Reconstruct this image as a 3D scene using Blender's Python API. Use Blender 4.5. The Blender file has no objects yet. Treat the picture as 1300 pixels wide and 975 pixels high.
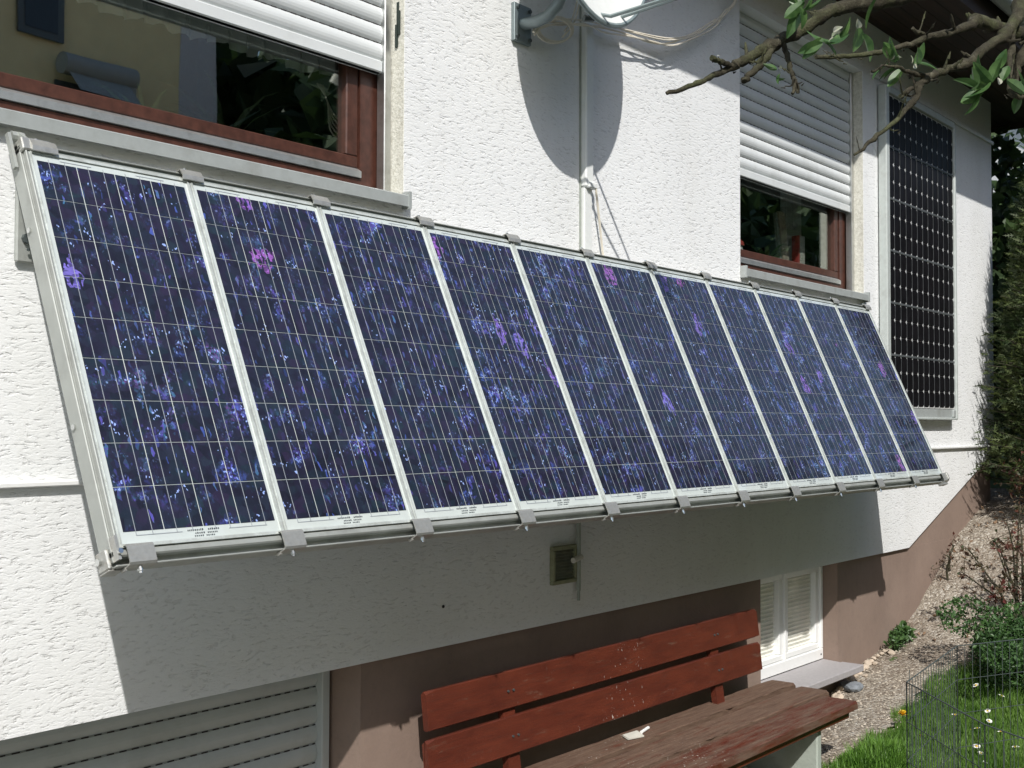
import bpy, math, random
import numpy as np
from mathutils import Vector, Matrix

# ---------------------------------------------------------------- units
# Built in "raw" units (1 raw = 0.6667 m, z = 0 at the camera), turned into metres
# by the mesh builder.  x runs along the house wall, y into the wall, z up.
S = 0.6667
ZOFF = 1.55
def W(p): return Vector((p[0]*S, p[1]*S, p[2]*S + ZOFF))
R = math.radians

sc = bpy.context.scene
COL = sc.collection

# ---------------------------------------------------------------- camera
yaw, pitch, roll = .8872, .0332, .0029
fw = Vector((math.sin(yaw)*math.cos(pitch), math.cos(yaw)*math.cos(pitch), math.sin(pitch)))
rt = Vector((math.cos(yaw), -math.sin(yaw), 0)); up = rt.cross(fw)
rt2 = math.cos(roll)*rt + math.sin(roll)*up
up2 = -math.sin(roll)*rt + math.cos(roll)*up
cd = bpy.data.cameras.new('camera'); cam = bpy.data.objects.new('camera', cd); COL.objects.link(cam)
m = Matrix((rt2, up2, -fw)).transposed().to_4x4(); m.translation = W((0, 0, 0))
cam.matrix_world = m
cd.sensor_width = 36; cd.lens = 36*1509.2/1300; cd.clip_end = 2000; cd.clip_start = .05
sc.camera = cam

# ---------------------------------------------------------------- world, sun, exposure
world = bpy.data.worlds.new('World'); sc.world = world; world.use_nodes = True
nt = world.node_tree; bg = nt.nodes['Background']
sky = nt.nodes.new('ShaderNodeTexSky'); sky.sky_type = 'NISHITA'; sky.sun_disc = False
SUN = Vector((-.87, -1, 1.27)).normalized()
sky.sun_elevation = math.asin(SUN.z); sky.sun_rotation = math.atan2(SUN.x, SUN.y)
sky.air_density = 1.0; sky.dust_density = 1.2; sky.ozone_density = .8
nt.links.new(sky.outputs[0], bg.inputs[0]); bg.inputs[1].default_value = .15
sl = bpy.data.lights.new('sun', 'SUN'); sl.energy = 3.95; sl.angle = R(.53); sl.color = (1, .965, .92)
so = bpy.data.objects.new('sun', sl); COL.objects.link(so)
so.rotation_euler = (-SUN).to_track_quat('-Z', 'Y').to_euler(); so.location = (-6, -8, 12)
sc.view_settings.view_transform = 'Standard'; sc.view_settings.look = 'None'
sc.view_settings.exposure = 0.22; sc.view_settings.gamma = 1.0
sc.cycles.max_bounces = 8; sc.cycles.transparent_max_bounces = 16

# ---------------------------------------------------------------- materials
class NT:
    def __init__(s, name):
        s.m = bpy.data.materials.new(name); s.m.use_nodes = True; s.t = s.m.node_tree
        s.b = s.t.nodes['Principled BSDF']; s.out = s.t.nodes['Material Output']
        s.tc = None
    def n(s, kind, **kw):
        x = s.t.nodes.new('ShaderNode'+kind)
        for k, v in kw.items(): setattr(x, k, v)
        return x
    def l(s, a, b): s.t.links.new(a, b)
    def coord(s, scale=(1, 1, 1), rand=False, which='Object'):
        tc = s.n('TexCoord'); mp = s.n('Mapping'); mp.inputs['Scale'].default_value = scale
        if rand:
            oi = s.n('ObjectInfo'); ad = s.n('VectorMath', operation='MULTIPLY_ADD')
            s.l(oi.outputs['Location'], ad.inputs[0]); ad.inputs[1].default_value = (7.13, 3.7, 5.1)
            s.l(tc.outputs[which], ad.inputs[2]); s.l(ad.outputs[0], mp.inputs[0])
        else: s.l(tc.outputs[which], mp.inputs[0])
        return mp.outputs[0]
    def noise(s, vec, scale, detail=4, rough=.55, dist=0):
        x = s.n('TexNoise'); s.l(vec, x.inputs['Vector']); x.inputs['Scale'].default_value = scale
        x.inputs['Detail'].default_value = detail; x.inputs['Roughness'].default_value = rough
        x.inputs['Distortion'].default_value = dist
        return x.outputs['Fac']
    def ramp(s, fac, stops):
        x = s.n('ValToRGB'); cr = x.color_ramp
        while len(cr.elements) < len(stops): cr.elements.new(.5)
        for e, (p, c) in zip(cr.elements, stops):
            e.position = p; e.color = (c if len(c) == 4 else (*c, 1)) if not isinstance(c, float) else (c, c, c, 1)
        s.l(fac, x.inputs[0]); return x.outputs[0]
    def mix(s, fac, a, b, mode='MIX'):
        x = s.n('Mix', data_type='RGBA', blend_type=mode)
        for sock, v in ((x.inputs[0], fac), (x.inputs[6], a), (x.inputs[7], b)):
            if isinstance(v, (int, float)): sock.default_value = v
            elif isinstance(v, tuple): sock.default_value = (*v, 1) if len(v) == 3 else v
            else: s.l(v, sock)
        return x.outputs[2]
    def math(s, op, a, b=0.0, c=0.0, clamp=False):
        x = s.n('Math', operation=op); x.use_clamp = clamp
        for i, v in enumerate((a, b, c)):
            if isinstance(v, (int, float)): x.inputs[i].default_value = v
            else: s.l(v, x.inputs[i])
        return x.outputs[0]
    def bump(s, h, strength=.5, dist=.01):
        x = s.n('Bump'); x.inputs['Strength'].default_value = strength; x.inputs['Distance'].default_value = dist
        s.l(h, x.inputs['Height']); s.l(x.outputs[0], s.b.inputs['Normal']); return x
    def col(s, c):
        if isinstance(c, tuple): s.b.inputs['Base Color'].default_value = (*c, 1)
        else: s.l(c, s.b.inputs['Base Color'])
    def set(s, **kw):
        for k, v in kw.items():
            k = k.replace('_', ' ')
            if isinstance(v, (int, float)) or isinstance(v, tuple): s.b.inputs[k].default_value = v
            else: s.l(v, s.b.inputs[k])

M = {}
def simple(name, c, rough=.5, metal=0., var=.12, scale=30, bump=.0, bs=80, dirt=None, spec=.5):
    t = NT(name); v = t.coord()
    n = t.noise(v, scale, 5)
    lo = tuple(x*(1-var) for x in c); hi = tuple(min(1, x*(1+var)) for x in c)
    cc = t.ramp(n, [(.3, lo), (.7, hi)])
    if dirt:
        n2 = t.noise(v, dirt[1], 6, .65)
        cc = t.mix(t.ramp(n2, [(dirt[2], 0.), (dirt[3], 1.)]), cc, dirt[0])
    t.col(cc); t.set(Roughness=rough, Metallic=metal); t.b.inputs['Specular IOR Level'].default_value = spec
    if bump: t.bump(t.noise(v, bs, 5), bump, .004)
    M[name] = t.m; return t.m

# grooved render on the wall: short, mostly horizontal worm marks
t = NT('plaster')
v = t.coord((1, 1, 1))
vw = t.n('TexNoise'); t.l(v, vw.inputs['Vector']); vw.inputs['Scale'].default_value = 9; vw.inputs['Detail'].default_value = 3
wv = t.n('VectorMath', operation='MULTIPLY_ADD'); t.l(vw.outputs['Color'], wv.inputs[0]); wv.inputs[1].default_value = (.05, .05, .035); t.l(v, wv.inputs[2])
mp = t.n('Mapping'); t.l(wv.outputs[0], mp.inputs[0]); mp.inputs['Scale'].default_value = (36, 36, 120)
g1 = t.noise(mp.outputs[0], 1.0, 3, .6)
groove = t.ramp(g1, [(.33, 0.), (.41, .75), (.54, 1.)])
mp2 = t.n('Mapping'); t.l(wv.outputs[0], mp2.inputs[0]); mp2.inputs['Scale'].default_value = (95, 95, 230)
g2 = t.noise(mp2.outputs[0], 1.0, 4, .6)
big = t.noise(v, 14, 3)
h = t.math('ADD', t.math('MULTIPLY', groove, .75), t.math('ADD', t.math('MULTIPLY', g2, .45), t.math('MULTIPLY', big, .25)))
t.bump(h, .75, .0030)
n = t.noise(v, 1.3, 5); n3 = t.noise(v, 60, 4)
c = t.ramp(n, [(.3, (.76, .775, .775)), (.7, (.82, .835, .835))])
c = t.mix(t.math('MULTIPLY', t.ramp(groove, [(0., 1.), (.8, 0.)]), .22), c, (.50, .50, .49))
c = t.mix(t.math('MULTIPLY', t.ramp(t.noise(t.coord((1, 1, .22)), 2.6, 6, .7), [(.5, 0.), (.8, 1.)]), .35), c, (.60, .60, .56))
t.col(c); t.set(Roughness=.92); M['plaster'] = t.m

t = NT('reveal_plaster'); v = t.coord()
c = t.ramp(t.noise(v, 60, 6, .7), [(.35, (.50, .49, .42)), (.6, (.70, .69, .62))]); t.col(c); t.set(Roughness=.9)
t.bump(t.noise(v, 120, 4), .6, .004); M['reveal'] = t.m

t = NT('plinth_paint'); v = t.coord(); vs = t.coord((1, 1, .25))
c = t.ramp(t.noise(v, 2.2, 6, .6), [(.3, (.205, .148, .118)), (.7, (.275, .203, .163))])
c = t.mix(t.ramp(t.noise(vs, 3.5, 5, .6), [(.52, 0.), (.72, .6)]), c, (.215, .155, .125))
sx = t.n('SeparateXYZ'); tc = t.n('TexCoord'); t.l(tc.outputs['Object'], sx.inputs[0])
c = t.mix(t.math('MULTIPLY', t.ramp(t.noise(v, 26, 6, .7), [(.5, 0.), (.75, 1.)]), .25), c, (.13, .10, .085))
t.col(c); t.set(Roughness=.85); t.bump(t.noise(v, 90, 6), .35, .003); M['plinth'] = t.m

simple('white_paint', (.78, .79, .78), .45, var=.03, dirt=((.55, .55, .50), 8, .55, .8))
simple('shutter_white', (.66, .69, .69), .42, var=.03, scale=6, dirt=((.5, .52, .5), 5, .55, .85))
simple('shutter_grey', (.46, .50, .50), .5, var=.04, scale=6, dirt=((.36, .39, .38), 5, .5, .85))
simple('dash_dark', (.03, .025, .025), .8)
simple('brown_frame', (.070, .027, .018), .42, var=.3, scale=40)
simple('panel_frame', (.50, .54, .52), .5, .15, var=.06, dirt=((.40, .42, .40), 12, .5, .8))
simple('silver', (.60, .61, .60), .38, 1., var=.06, dirt=((.42, .42, .40), 12, .5, .75))
simple('alu', (.66, .68, .67), .42, .85, var=.05, dirt=((.46, .47, .45), 14, .5, .8))
simple('alu_edge', (.56, .60, .575), .45, .25, var=.10, scale=50, dirt=((.36, .38, .35), 20, .45, .75))
simple('grey_side', (.40, .42, .395), .55, .35, var=.08, scale=10, dirt=((.30, .31, .29), 9, .5, .75))
simple('clamp', (.45, .455, .43), .42, .55, var=.15, scale=60, dirt=((.27, .25, .21), 30, .5, .8), bump=.25)
simple('bolt', (.75, .76, .74), .25, 1.)
simple('dark_rubber', (.018, .03, .024), .6)
simple('dark_steel', (.10, .12, .12), .5, .5)
simple('sill_metal', (.40, .43, .42), .5, .2, var=.05, dirt=((.30, .31, .29), 10, .5, .8))
simple('sill_stone', (.36, .345, .35), .6, var=.08, scale=60)
simple('backsheet', (.55, .60, .58), .25, var=.03)
M['backsheet'].node_tree.nodes['Principled BSDF'].inputs['Coat Weight'].default_value = 1
simple('busbar', (.34, .37, .40), .4, .2, var=.15)
simple('strip_dull', (.10, .11, .115), .6, .1, var=.1)
simple('ink', (.05, .06, .07), .5)
simple('galv', (.27, .32, .33), .5, .6, var=.12, scale=25)
simple('dish_face', (.70, .72, .69), .5, var=.04)
simple('dish_rim', (.22, .27, .27), .5, .2)
simple('cable_white', (.72, .67, .56), .5, var=.08)
simple('conduit', (.76, .78, .76), .4, var=.03)
simple('pipe_green', (.30, .33, .29), .6, var=.1)
simple('vent_frame', (.26, .27, .17), .7, var=.2)
simple('vent_slat', (.24, .25, .20), .7, var=.2)
simple('room_dark', (.05, .045, .04), .9, var=.2, scale=3)
simple('curtain_cloth', (.62, .62, .60), .9, var=.05)
simple('yellow_render', (.74, .65, .36), .9, var=.06, scale=8)
simple('pale_render', (.52, .53, .52), .9, var=.05)
simple('roof_tile', (.33, .12, .06), .8, var=.2, scale=8)
simple('awning', (.30, .33, .31), .7, var=.1)
simple('window_dark', (.02, .025, .03), .15)
simple('leg_concrete', (.38, .42, .37), .85, var=.12, scale=20, bump=.3, bs=60)
simple('paper', (.58, .56, .49), .8, var=.06)
simple('rock_grey', (.20, .22, .24), .75, var=.3, scale=20, bump=.5, bs=25)
simple('stone_tan', (.50, .42, .33), .85, var=.25, scale=14, bump=.4, bs=30)
simple('pebble', (.42, .37, .30), .9, var=.45, scale=11)
simple('petal', (.85, .85, .82), .7)
simple('yellow_petal', (.80, .52, .03), .7)
simple('wire', (.085, .105, .10), .45, .3)
simple('red_book', (.42, .05, .04), .6)
simple('blind_cream', (.86, .85, .78), .6, var=.03)
simple('pvc', (.82, .83, .82), .3, var=.02)
simple('terracotta', (.33, .12, .06), .8)
simple('earth', (.10, .07, .05), .95, var=.3, scale=12)

# dark stained soffit boards running along the wall
t = NT('soffit_wood'); v = t.coord((1, 1, 1))
wvn = t.n('TexWave', wave_type='BANDS', bands_direction='Y', wave_profile='SAW'); t.l(v, wvn.inputs['Vector']); wvn.inputs['Scale'].default_value = 3.4
c = t.ramp(t.noise(t.coord((2, 40, 20)), 1, 5), [(.3, (.018, .010, .007)), (.7, (.045, .024, .015))])
c = t.mix(t.ramp(wvn.outputs['Fac'], [(0., 1.), (.08, 0.)]), c, (.004, .003, .002)); t.col(c); t.set(Roughness=.7)
t.bump(t.ramp(wvn.outputs['Fac'], [(0., 0.), (.1, 1.)]), .6, .01); M['soffit'] = t.m

# polycrystalline cell: mosaic of grains, some bright blue or violet
t = NT('poly_cell'); v = t.coord((1, 1, 1), rand=True)
dn = t.n('TexNoise'); t.l(v, dn.inputs['Vector']); dn.inputs['Scale'].default_value = 42; dn.inputs['Detail'].default_value = 3
dv = t.n('VectorMath', operation='MULTIPLY_ADD'); t.l(dn.outputs['Color'], dv.inputs[0]); dv.inputs[1].default_value = (.030, .01, .036); t.l(v, dv.inputs[2])
def voro(scale, stretch=(1, 1, 1)):
    mpp = t.n('Mapping'); t.l(dv.outputs[0], mpp.inputs[0]); mpp.inputs['Scale'].default_value = stretch
    x = t.n('TexVoronoi'); t.l(mpp.outputs[0], x.inputs['Vector']); x.inputs['Scale'].default_value = scale
    sp = t.n('SeparateColor'); t.l(x.outputs['Color'], sp.inputs[0]); return sp.outputs
g = voro(48, (1.25, 1, .8)); f = voro(110, (1.5, 1, .7)); k = voro(20)
base = t.ramp(g[0], [(0., (.006, .006, .012)), (.35, (.011, .012, .024)), (.6, (.014, .022, .034)), (.8, (.020, .014, .038)), (1., (.011, .032, .042))])
base = t.mix(.35, base, t.ramp(f[1], [(0., (.005, .005, .010)), (1., (.026, .027, .060))]))
# crystal texture: shards of every size packed in loose clusters, over a soft violet and teal mosaic
def vor(rot, stretch, scale):
    mm = t.n('Mapping'); t.l(dv2.outputs[0], mm.inputs[0]); mm.inputs['Rotation'].default_value = (0, rot, 0); mm.inputs['Scale'].default_value = stretch
    x = t.n('TexVoronoi'); t.l(mm.outputs[0], x.inputs['Vector']); x.inputs['Scale'].default_value = scale
    sp = t.n('SeparateColor'); t.l(x.outputs['Color'], sp.inputs[0]); return sp.outputs
vk = t.n('TexVoronoi'); mpk = t.n('Mapping'); t.l(dv.outputs[0], mpk.inputs[0]); mpk.inputs['Scale'].default_value = (1.3, 1, .8)
t.l(mpk.outputs[0], vk.inputs['Vector']); vk.inputs['Scale'].default_value = 16
skn = t.n('SeparateColor'); t.l(vk.outputs['Color'], skn.inputs[0]); sk_g = skn.outputs
dv2 = t.n('VectorMath', operation='MULTIPLY_ADD'); t.l(dn.outputs['Color'], dv2.inputs[0]); dv2.inputs[1].default_value = (.012, .004, .014); t.l(v, dv2.inputs[2])
A1, A2, A3, A4 = vor(.7, (2.0, 1, .7), 75), vor(-.9, (.7, 1, 1.9), 95), vor(.2, (1.4, 1, 1), 210), vor(-.4, (1, 1, 1.3), 34)
soft = t.ramp(A4[0], [(0., (.006, .007, .013)), (.3, (.016, .012, .034)), (.55, (.010, .022, .034)), (.8, (.028, .016, .050)), (1., (.014, .036, .046))])
c = t.mix(.55, base, soft)
cl1 = t.ramp(t.noise(v, 17, 3, .6), [(.52, 0.), (.63, 1.)]); cl2 = t.ramp(t.noise(v, 7, 2, .5), [(.46, .15), (.64, 1.)])
gate = t.math('MULTIPLY', cl1, cl2)
pal = t.ramp(t.math('MULTIPLY_ADD', k[0], .75, t.math('MULTIPLY', A3[2], .25)), [(0., (.05, .12, .42)), (.3, (.09, .14, .55)), (.55, (.14, .09, .50)), (.75, (.05, .22, .36)), (1., (.26, .09, .46))])
for S_, thr_, amt in ((A1, .55, .8), (A2, .62, .7), (A3, .60, .85)):
    on = t.math('MULTIPLY', t.math('GREATER_THAN', S_[1], thr_), gate)
    c = t.mix(t.math('MULTIPLY', on, t.math('MULTIPLY', t.math('POWER', S_[0], 1.6), amt)), c, pal)
lone = t.math('MULTIPLY', t.math('GREATER_THAN', A1[2], .955), t.math('POWER', A1[0], 1.5))
c = t.mix(t.math('MULTIPLY', lone, .7), c, pal)
hot = t.math('MULTIPLY', t.math('GREATER_THAN', A3[0], .93), t.math('MAXIMUM', gate, t.math('GREATER_THAN', A4[1], .93)))
c = t.mix(t.math('MULTIPLY', hot, .8), c, (.36, .50, .95))
big_ = t.math('MULTIPLY', t.math('GREATER_THAN', sk_g[1], .985), t.math('GREATER_THAN', A1[1], .35))
c = t.mix(t.math('MULTIPLY', big_, t.math('MULTIPLY_ADD', A2[0], .7, .15)), c, t.ramp(sk_g[0], [(0., (.20, .28, .85)), (.5, (.26, .16, .7)), (1., (.45, .13, .55))]))
t.col(c); t.set(Roughness=.42); t.b.inputs['Specular IOR Level'].default_value = .3
t.b.inputs['Coat Weight'].default_value = .7; t.b.inputs['Coat Roughness'].default_value = .05; t.b.inputs['Coat IOR'].default_value = 1.32
M['poly_cell'] = t.m

t = NT('mono_cell'); v = t.coord()
t.col(t.ramp(t.noise(v, 20, 3), [(.3, (.006, .006, .007)), (.7, (.011, .010, .012))])); t.set(Roughness=.5)
t.b.inputs['Specular IOR Level'].default_value = .06; M['mono_cell'] = t.m

def glass(name, ior=1.9, tint=(.86, .9, .88)):
    t = NT(name); t.t.nodes.remove(t.b)
    gl = t.n('BsdfGlossy'); gl.inputs['Roughness'].default_value = .0; gl.inputs['Color'].default_value = (.95, 1, .97, 1)
    tr = t.n('BsdfTransparent'); tr.inputs[0].default_value = (*tint, 1)
    fr = t.n('Fresnel'); ge = t.n('NewGeometry')
    t.l(t.math('MULTIPLY_ADD', ge.outputs['Backfacing'], 1/ior-ior, ior), fr.inputs[0])
    # slight waviness of real panes
    bp = t.n('Bump'); bp.inputs['Strength'].default_value = .05; bp.inputs['Distance'].default_value = .01
    t.l(t.noise(t.coord(), 2.5, 1), bp.inputs['Height']); t.l(bp.outputs[0], gl.inputs['Normal'])
    mx = t.n('MixShader'); t.l(fr.outputs[0], mx.inputs[0]); t.l(tr.outputs[0], mx.inputs[1]); t.l(gl.outputs[0], mx.inputs[2])
    t.l(mx.outputs[0], t.out.inputs[0]); M[name] = t.m
glass('glass', 2.8, (.9, .93, .92))
glass('glass_light', 1.25, (1, 1, 1))

# bench paint: worn ox-red gloss with weathered wood showing
def benchwood(name, worn):
    t = NT(name); v = t.coord((1.2, 14, 14)); vv = t.coord()
    red = t.ramp(t.noise(t.coord((1, 4, 4)), 6, 5), [(.3, (.080, .017, .0095)), (.7, (.125, .028, .014))])
    wood = t.ramp(t.noise(v, 6, 5, .65), [(.3, (.088, .050, .032)), (.7, (.165, .105, .070))])
    msk = t.ramp(t.noise(t.coord((1.6, 12, 9)), 3.2, 7, .7), [(worn[0], 0.), (worn[1], 1.)])
    c = t.mix(msk, red, wood)
    ox = t.n('SeparateXYZ'); tcx = t.n('TexCoord'); t.l(tcx.outputs['Object'], ox.inputs[0])
    chips = t.ramp(t.noise(t.coord((1.4, 1, .5)), 85, 3, .6), [(.67, 0.), (.69, 1.)])
    c = t.mix(t.math('MULTIPLY', t.ramp(t.noise(t.coord((1.5, 30, 30)), 5, 6, .7), [(.5, 0.), (.75, 1.)]), .5), c, (.05, .022, .016))
    zone = t.math('MULTIPLY', t.ramp(t.math('ABSOLUTE', t.math('ADD', ox.outputs[0], -.06)), [(.12, 1.), (.34, .04)]), t.ramp(t.noise(vv, 7.0, 2), [(.45, 0.), (.55, 1.)]))
    c = t.mix(t.math('MULTIPLY', chips, zone), c, (.62, .58, .52))
    t.col(c); t.set(Roughness=t.math('MULTIPLY_ADD', msk, .35, .42))
    t.bump(t.noise(v, 9, 5, .7), .35, .004); M[name] = t.m
benchwood('bench_red', (.60, .80)); benchwood('bench_worn', (.22, .46)); benchwood('bench_front', (.36, .62)); benchwood('bench_top', (.34, .42))

t = NT('bark'); v = t.coord((1, 1, 1))
c = t.ramp(t.noise(v, 60, 6, .65), [(.3, (.024, .021, .014)), (.55, (.066, .060, .040)), (.78, (.17, .16, .115))])
c = t.mix(t.ramp(t.noise(v, 18, 3), [(.5, 0.), (.65, .6)]), c, (.10, .115, .05))
ln = t.ramp(t.noise(t.coord((1, 1, 1)), 420, 4, .7), [(.45, 0.), (.6, .55)]); c = t.mix(ln, c, (.030, .026, .018))
t.col(c); t.set(Roughness=.9); t.b.inputs['Specular IOR Level'].default_value = .2; t.bump(t.noise(v, 260, 6, .7), 1., .003); M['bark'] = t.m

def leafmat(name, a, b, trans=.35, rough=.5, scale=25):
    t = NT(name); v = t.coord()
    c = t.ramp(t.noise(v, scale, 3), [(.35, a), (.65, b)]); t.col(c); t.set(Roughness=rough)
    tl = t.n('BsdfTranslucent'); t.l(c, tl.inputs[0]); mx = t.n('MixShader'); mx.inputs[0].default_value = trans
    t.l(t.b.outputs[0], mx.inputs[1]); t.l(tl.outputs[0], mx.inputs[2]); t.l(mx.outputs[0], t.out.inputs[0]); M[name] = t.m
leafmat('apple_leaf', (.045, .105, .030), (.115, .21, .065), .4, .4, 60)
leafmat('box_leaf', (.030, .075, .022), (.07, .15, .035), .2, .5, 18)
leafmat('conifer_leaf', (.026, .050, .014), (.085, .11, .028), .2, .6, 6)
leafmat('rose_leaf', (.05, .075, .03), (.14, .035, .03), .3, .5, 14)
leafmat('grass_blade', (.08, .18, .025), (.18, .31, .06), .4, .5, 5)
leafmat('bright_grass', (.09, .21, .025), (.17, .32, .05), .35, .5, 8)
leafmat('tree_leaf', (.022, .05, .014), (.05, .09, .022), .2, .6, 2)
leafmat('dry_leaf', (.16, .09, .05), (.30, .20, .12), .2, .8, 20)
leafmat('ivory_bud', (.40, .45, .30), (.65, .62, .52), .3, .5, 40)

t = NT('lawn_soil'); v = t.coord()
c = t.ramp(t.noise(v, 6, 6, .65), [(.3, (.045, .075, .020)), (.55, (.075, .11, .030)), (.75, (.13, .10, .06))])
t.col(c); t.set(Roughness=.95); t.bump(t.noise(v, 40, 6), .6, .02); M['lawn_soil'] = t.m

t = NT('gravel_ground'); v = t.coord()
vo = t.n('TexVoronoi'); t.l(v, vo.inputs['Vector']); vo.inputs['Scale'].default_value = 75
sp = t.n('SeparateColor'); t.l(vo.outputs['Color'], sp.inputs[0])
c = t.ramp(sp.outputs[0], [(0., (.16, .13, .10)), (.4, (.27, .235, .185)), (.75, (.35, .31, .25)), (1., (.50, .47, .41))])
c = t.mix(t.ramp(t.noise(v, 3, 5), [(.4, 0.), (.65, .6)]), c, (.16, .115, .08))
t.col(c); t.set(Roughness=.95)
t.bump(t.math('MULTIPLY', vo.outputs['Distance'], -1.), .9, .012); M['gravel_ground'] = t.m

# ---------------------------------------------------------------- mesh helpers
class MB:
    def __init__(s): s.v = []; s.f = []; s.mi = []; s.cur = 0
    def add(s, vs, fs):
        o = len(s.v); s.v += [tuple(p) for p in vs]; s.f += [tuple(i+o for i in f) for f in fs]; s.mi += [s.cur]*len(fs); return s
    def box(s, a, b):
        x0, y0, z0 = a; x1, y1, z1 = b
        return s.add([(x0,y0,z0),(x1,y0,z0),(x1,y1,z0),(x0,y1,z0),(x0,y0,z1),(x1,y0,z1),(x1,y1,z1),(x0,y1,z1)],
                     [(0,3,2,1),(4,5,6,7),(0,1,5,4),(1,2,6,5),(2,3,7,6),(3,0,4,7)])
    def cbox(s, a, b, c=.006):
        """box with chamfered edges"""
        x0, y0, z0 = a; x1, y1, z1 = b; c = min(c, (x1-x0)*.45, (y1-y0)*.45, (z1-z0)*.45)
        vs = []
        for sx in (0, 1):
            for sy in (0, 1):
                for sz in (0, 1):
                    X = (x0, x1)[sx]; Y = (y0, y1)[sy]; Z = (z0, z1)[sz]
                    dx = c if sx == 0 else -c; dy = c if sy == 0 else -c; dz = c if sz == 0 else -c
                    vs += [(X, Y+dy, Z+dz), (X+dx, Y, Z+dz), (X+dx, Y+dy, Z)]
        import itertools
        idx = lambda sx, sy, sz, k: (sx*4+sy*2+sz)*3+k
        fs = []
        for sx in (0, 1):
            q = [idx(sx,0,0,0), idx(sx,1,0,0), idx(sx,1,1,0), idx(sx,0,1,0)]; fs.append(q if sx else q[::-1])
        for sy in (0, 1):
            q = [idx(0,sy,0,1), idx(0,sy,1,1), idx(1,sy,1,1), idx(1,sy,0,1)]; fs.append(q if sy else q[::-1])
        for sz in (0, 1):
            q = [idx(0,0,sz,2), idx(1,0,sz,2), idx(1,1,sz,2), idx(0,1,sz,2)]; fs.append(q if sz else q[::-1])
        for a_, b_ in itertools.product((0, 1), (0, 1)):
            fs.append([idx(a_,b_,0,0), idx(a_,b_,1,0), idx(a_,b_,1,1), idx(a_,b_,0,1)])
            fs.append([idx(a_,0,b_,0), idx(a_,1,b_,0), idx(a_,1,b_,2), idx(a_,0,b_,2)])
            fs.append([idx(0,a_,b_,1), idx(1,a_,b_,1), idx(1,a_,b_,2), idx(0,a_,b_,2)])
        for sx in (0, 1):
            for sy in (0, 1):
                for sz in (0, 1): fs.append([idx(sx,sy,sz,k) for k in range(3)])
        return s.add(vs, fs)
    def prism(s, poly, axis, a, b):
        """extrude a 2D polygon along an axis: poly in the other two coords in order"""
        n = len(poly)
        def P(q, t):
            if axis == 0: return (t, q[0], q[1])
            if axis == 1: return (q[0], t, q[1])
            return (q[0], q[1], t)
        vs = [P(q, a) for q in poly]+[P(q, b) for q in poly]
        fs = [tuple(range(n))[::-1], tuple(range(n, 2*n))]+[(i, (i+1) % n, n+(i+1) % n, n+i) for i in range(n)]
        return s.add(vs, fs)
    def tube(s, pts, rad, seg=8, cap=True):
        pts = [Vector(p) for p in pts]; n = len(pts)
        if not hasattr(rad, '__len__'): rad = [rad]*n
        u = None; vs = []
        for i, p in enumerate(pts):
            d = (pts[min(i+1, n-1)]-pts[max(i-1, 0)]).normalized()
            if u is None:
                u = d.cross(Vector((0, 0, 1)))
                if u.length < .1: u = d.cross(Vector((1, 0, 0)))
            u = (u-d*u.dot(d)).normalized(); w = d.cross(u)
            for k in range(seg):
                a = 2*math.pi*k/seg; vs.append(p+rad[i]*(math.cos(a)*u+math.sin(a)*w))
        fs = [(i*seg+k, i*seg+(k+1) % seg, (i+1)*seg+(k+1) % seg, (i+1)*seg+k) for i in range(n-1) for k in range(seg)]
        if cap: fs += [tuple(range(seg))[::-1], tuple(range((n-1)*seg, n*seg))]
        return s.add(vs, fs)
    def build(s, name, mats, parent=None, origin=(0, 0, 0), smooth=False, conv=True):
        """origin/raw coords; parent None -> object at origin (raw)"""
        me = bpy.data.meshes.new(name)
        o = Vector(origin)
        me.from_pydata([tuple((Vector(v)-o)*S) for v in s.v], [], s.f)
        if not isinstance(mats, (list, tuple)): mats = [mats]
        for x in mats: me.materials.append(M[x])
        if len(mats) > 1: me.polygons.foreach_set('material_index', s.mi)
        me.validate(); me.update()
        import bmesh
        if len(s.f) < 60000 and conv:
            bm = bmesh.new(); bm.from_mesh(me); bmesh.ops.recalc_face_normals(bm, faces=bm.faces); bm.to_mesh(me); bm.free()
        if smooth:
            me.polygons.foreach_set('use_smooth', [True]*len(me.polygons))
            try: me.set_sharp_from_angle(angle=R(40))
            except Exception: pass
        ob = bpy.data.objects.new(name, me); COL.objects.link(ob)
        if parent: ob.parent = parent
        else: ob.location = W(o)
        return ob

def tag(o, label=None, cat=None, group=None, kind=None):
    if label: o['label'] = label
    if cat: o['category'] = cat
    if group: o['group'] = group
    if kind: o['kind'] = kind
    return o
def thing(name, label, cat, loc=(0, 0, 0), group=None, rot=(0, 0, 0)):
    o = bpy.data.objects.new(name, None); COL.objects.link(o); o.location = W(loc); o.rotation_euler = rot
    o.empty_display_size = .1
    return tag(o, label, cat, group)
def copy_tree(o, parent=None):
    c = o.copy(); COL.objects.link(c)
    if parent: c.parent = parent
    for ch in o.children: copy_tree(ch, c)
    return c
def leafs(mb, cents, size, rng, flat=.35, asp=.5, up=None):
    """little folded leaves at the given centres"""
    for c in cents:
        d = Vector(rng.normal(size=3)); 
        if up is not None: d = d*(1-up)+Vector((0, 0, 1))*up*1.2
        d.normalize(); q = Vector(rng.normal(size=3)); w = d.cross(q).normalized(); nn = d.cross(w)
        L = size*(.6+.8*rng.random()); c = Vector(c); h = L*asp*.5
        mb.add([c, c+d*L*.45+w*h+nn*h*flat, c+d*L, c+d*L*.45-w*h+nn*h*flat], [(0, 1, 2), (0, 2, 3)])

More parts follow.
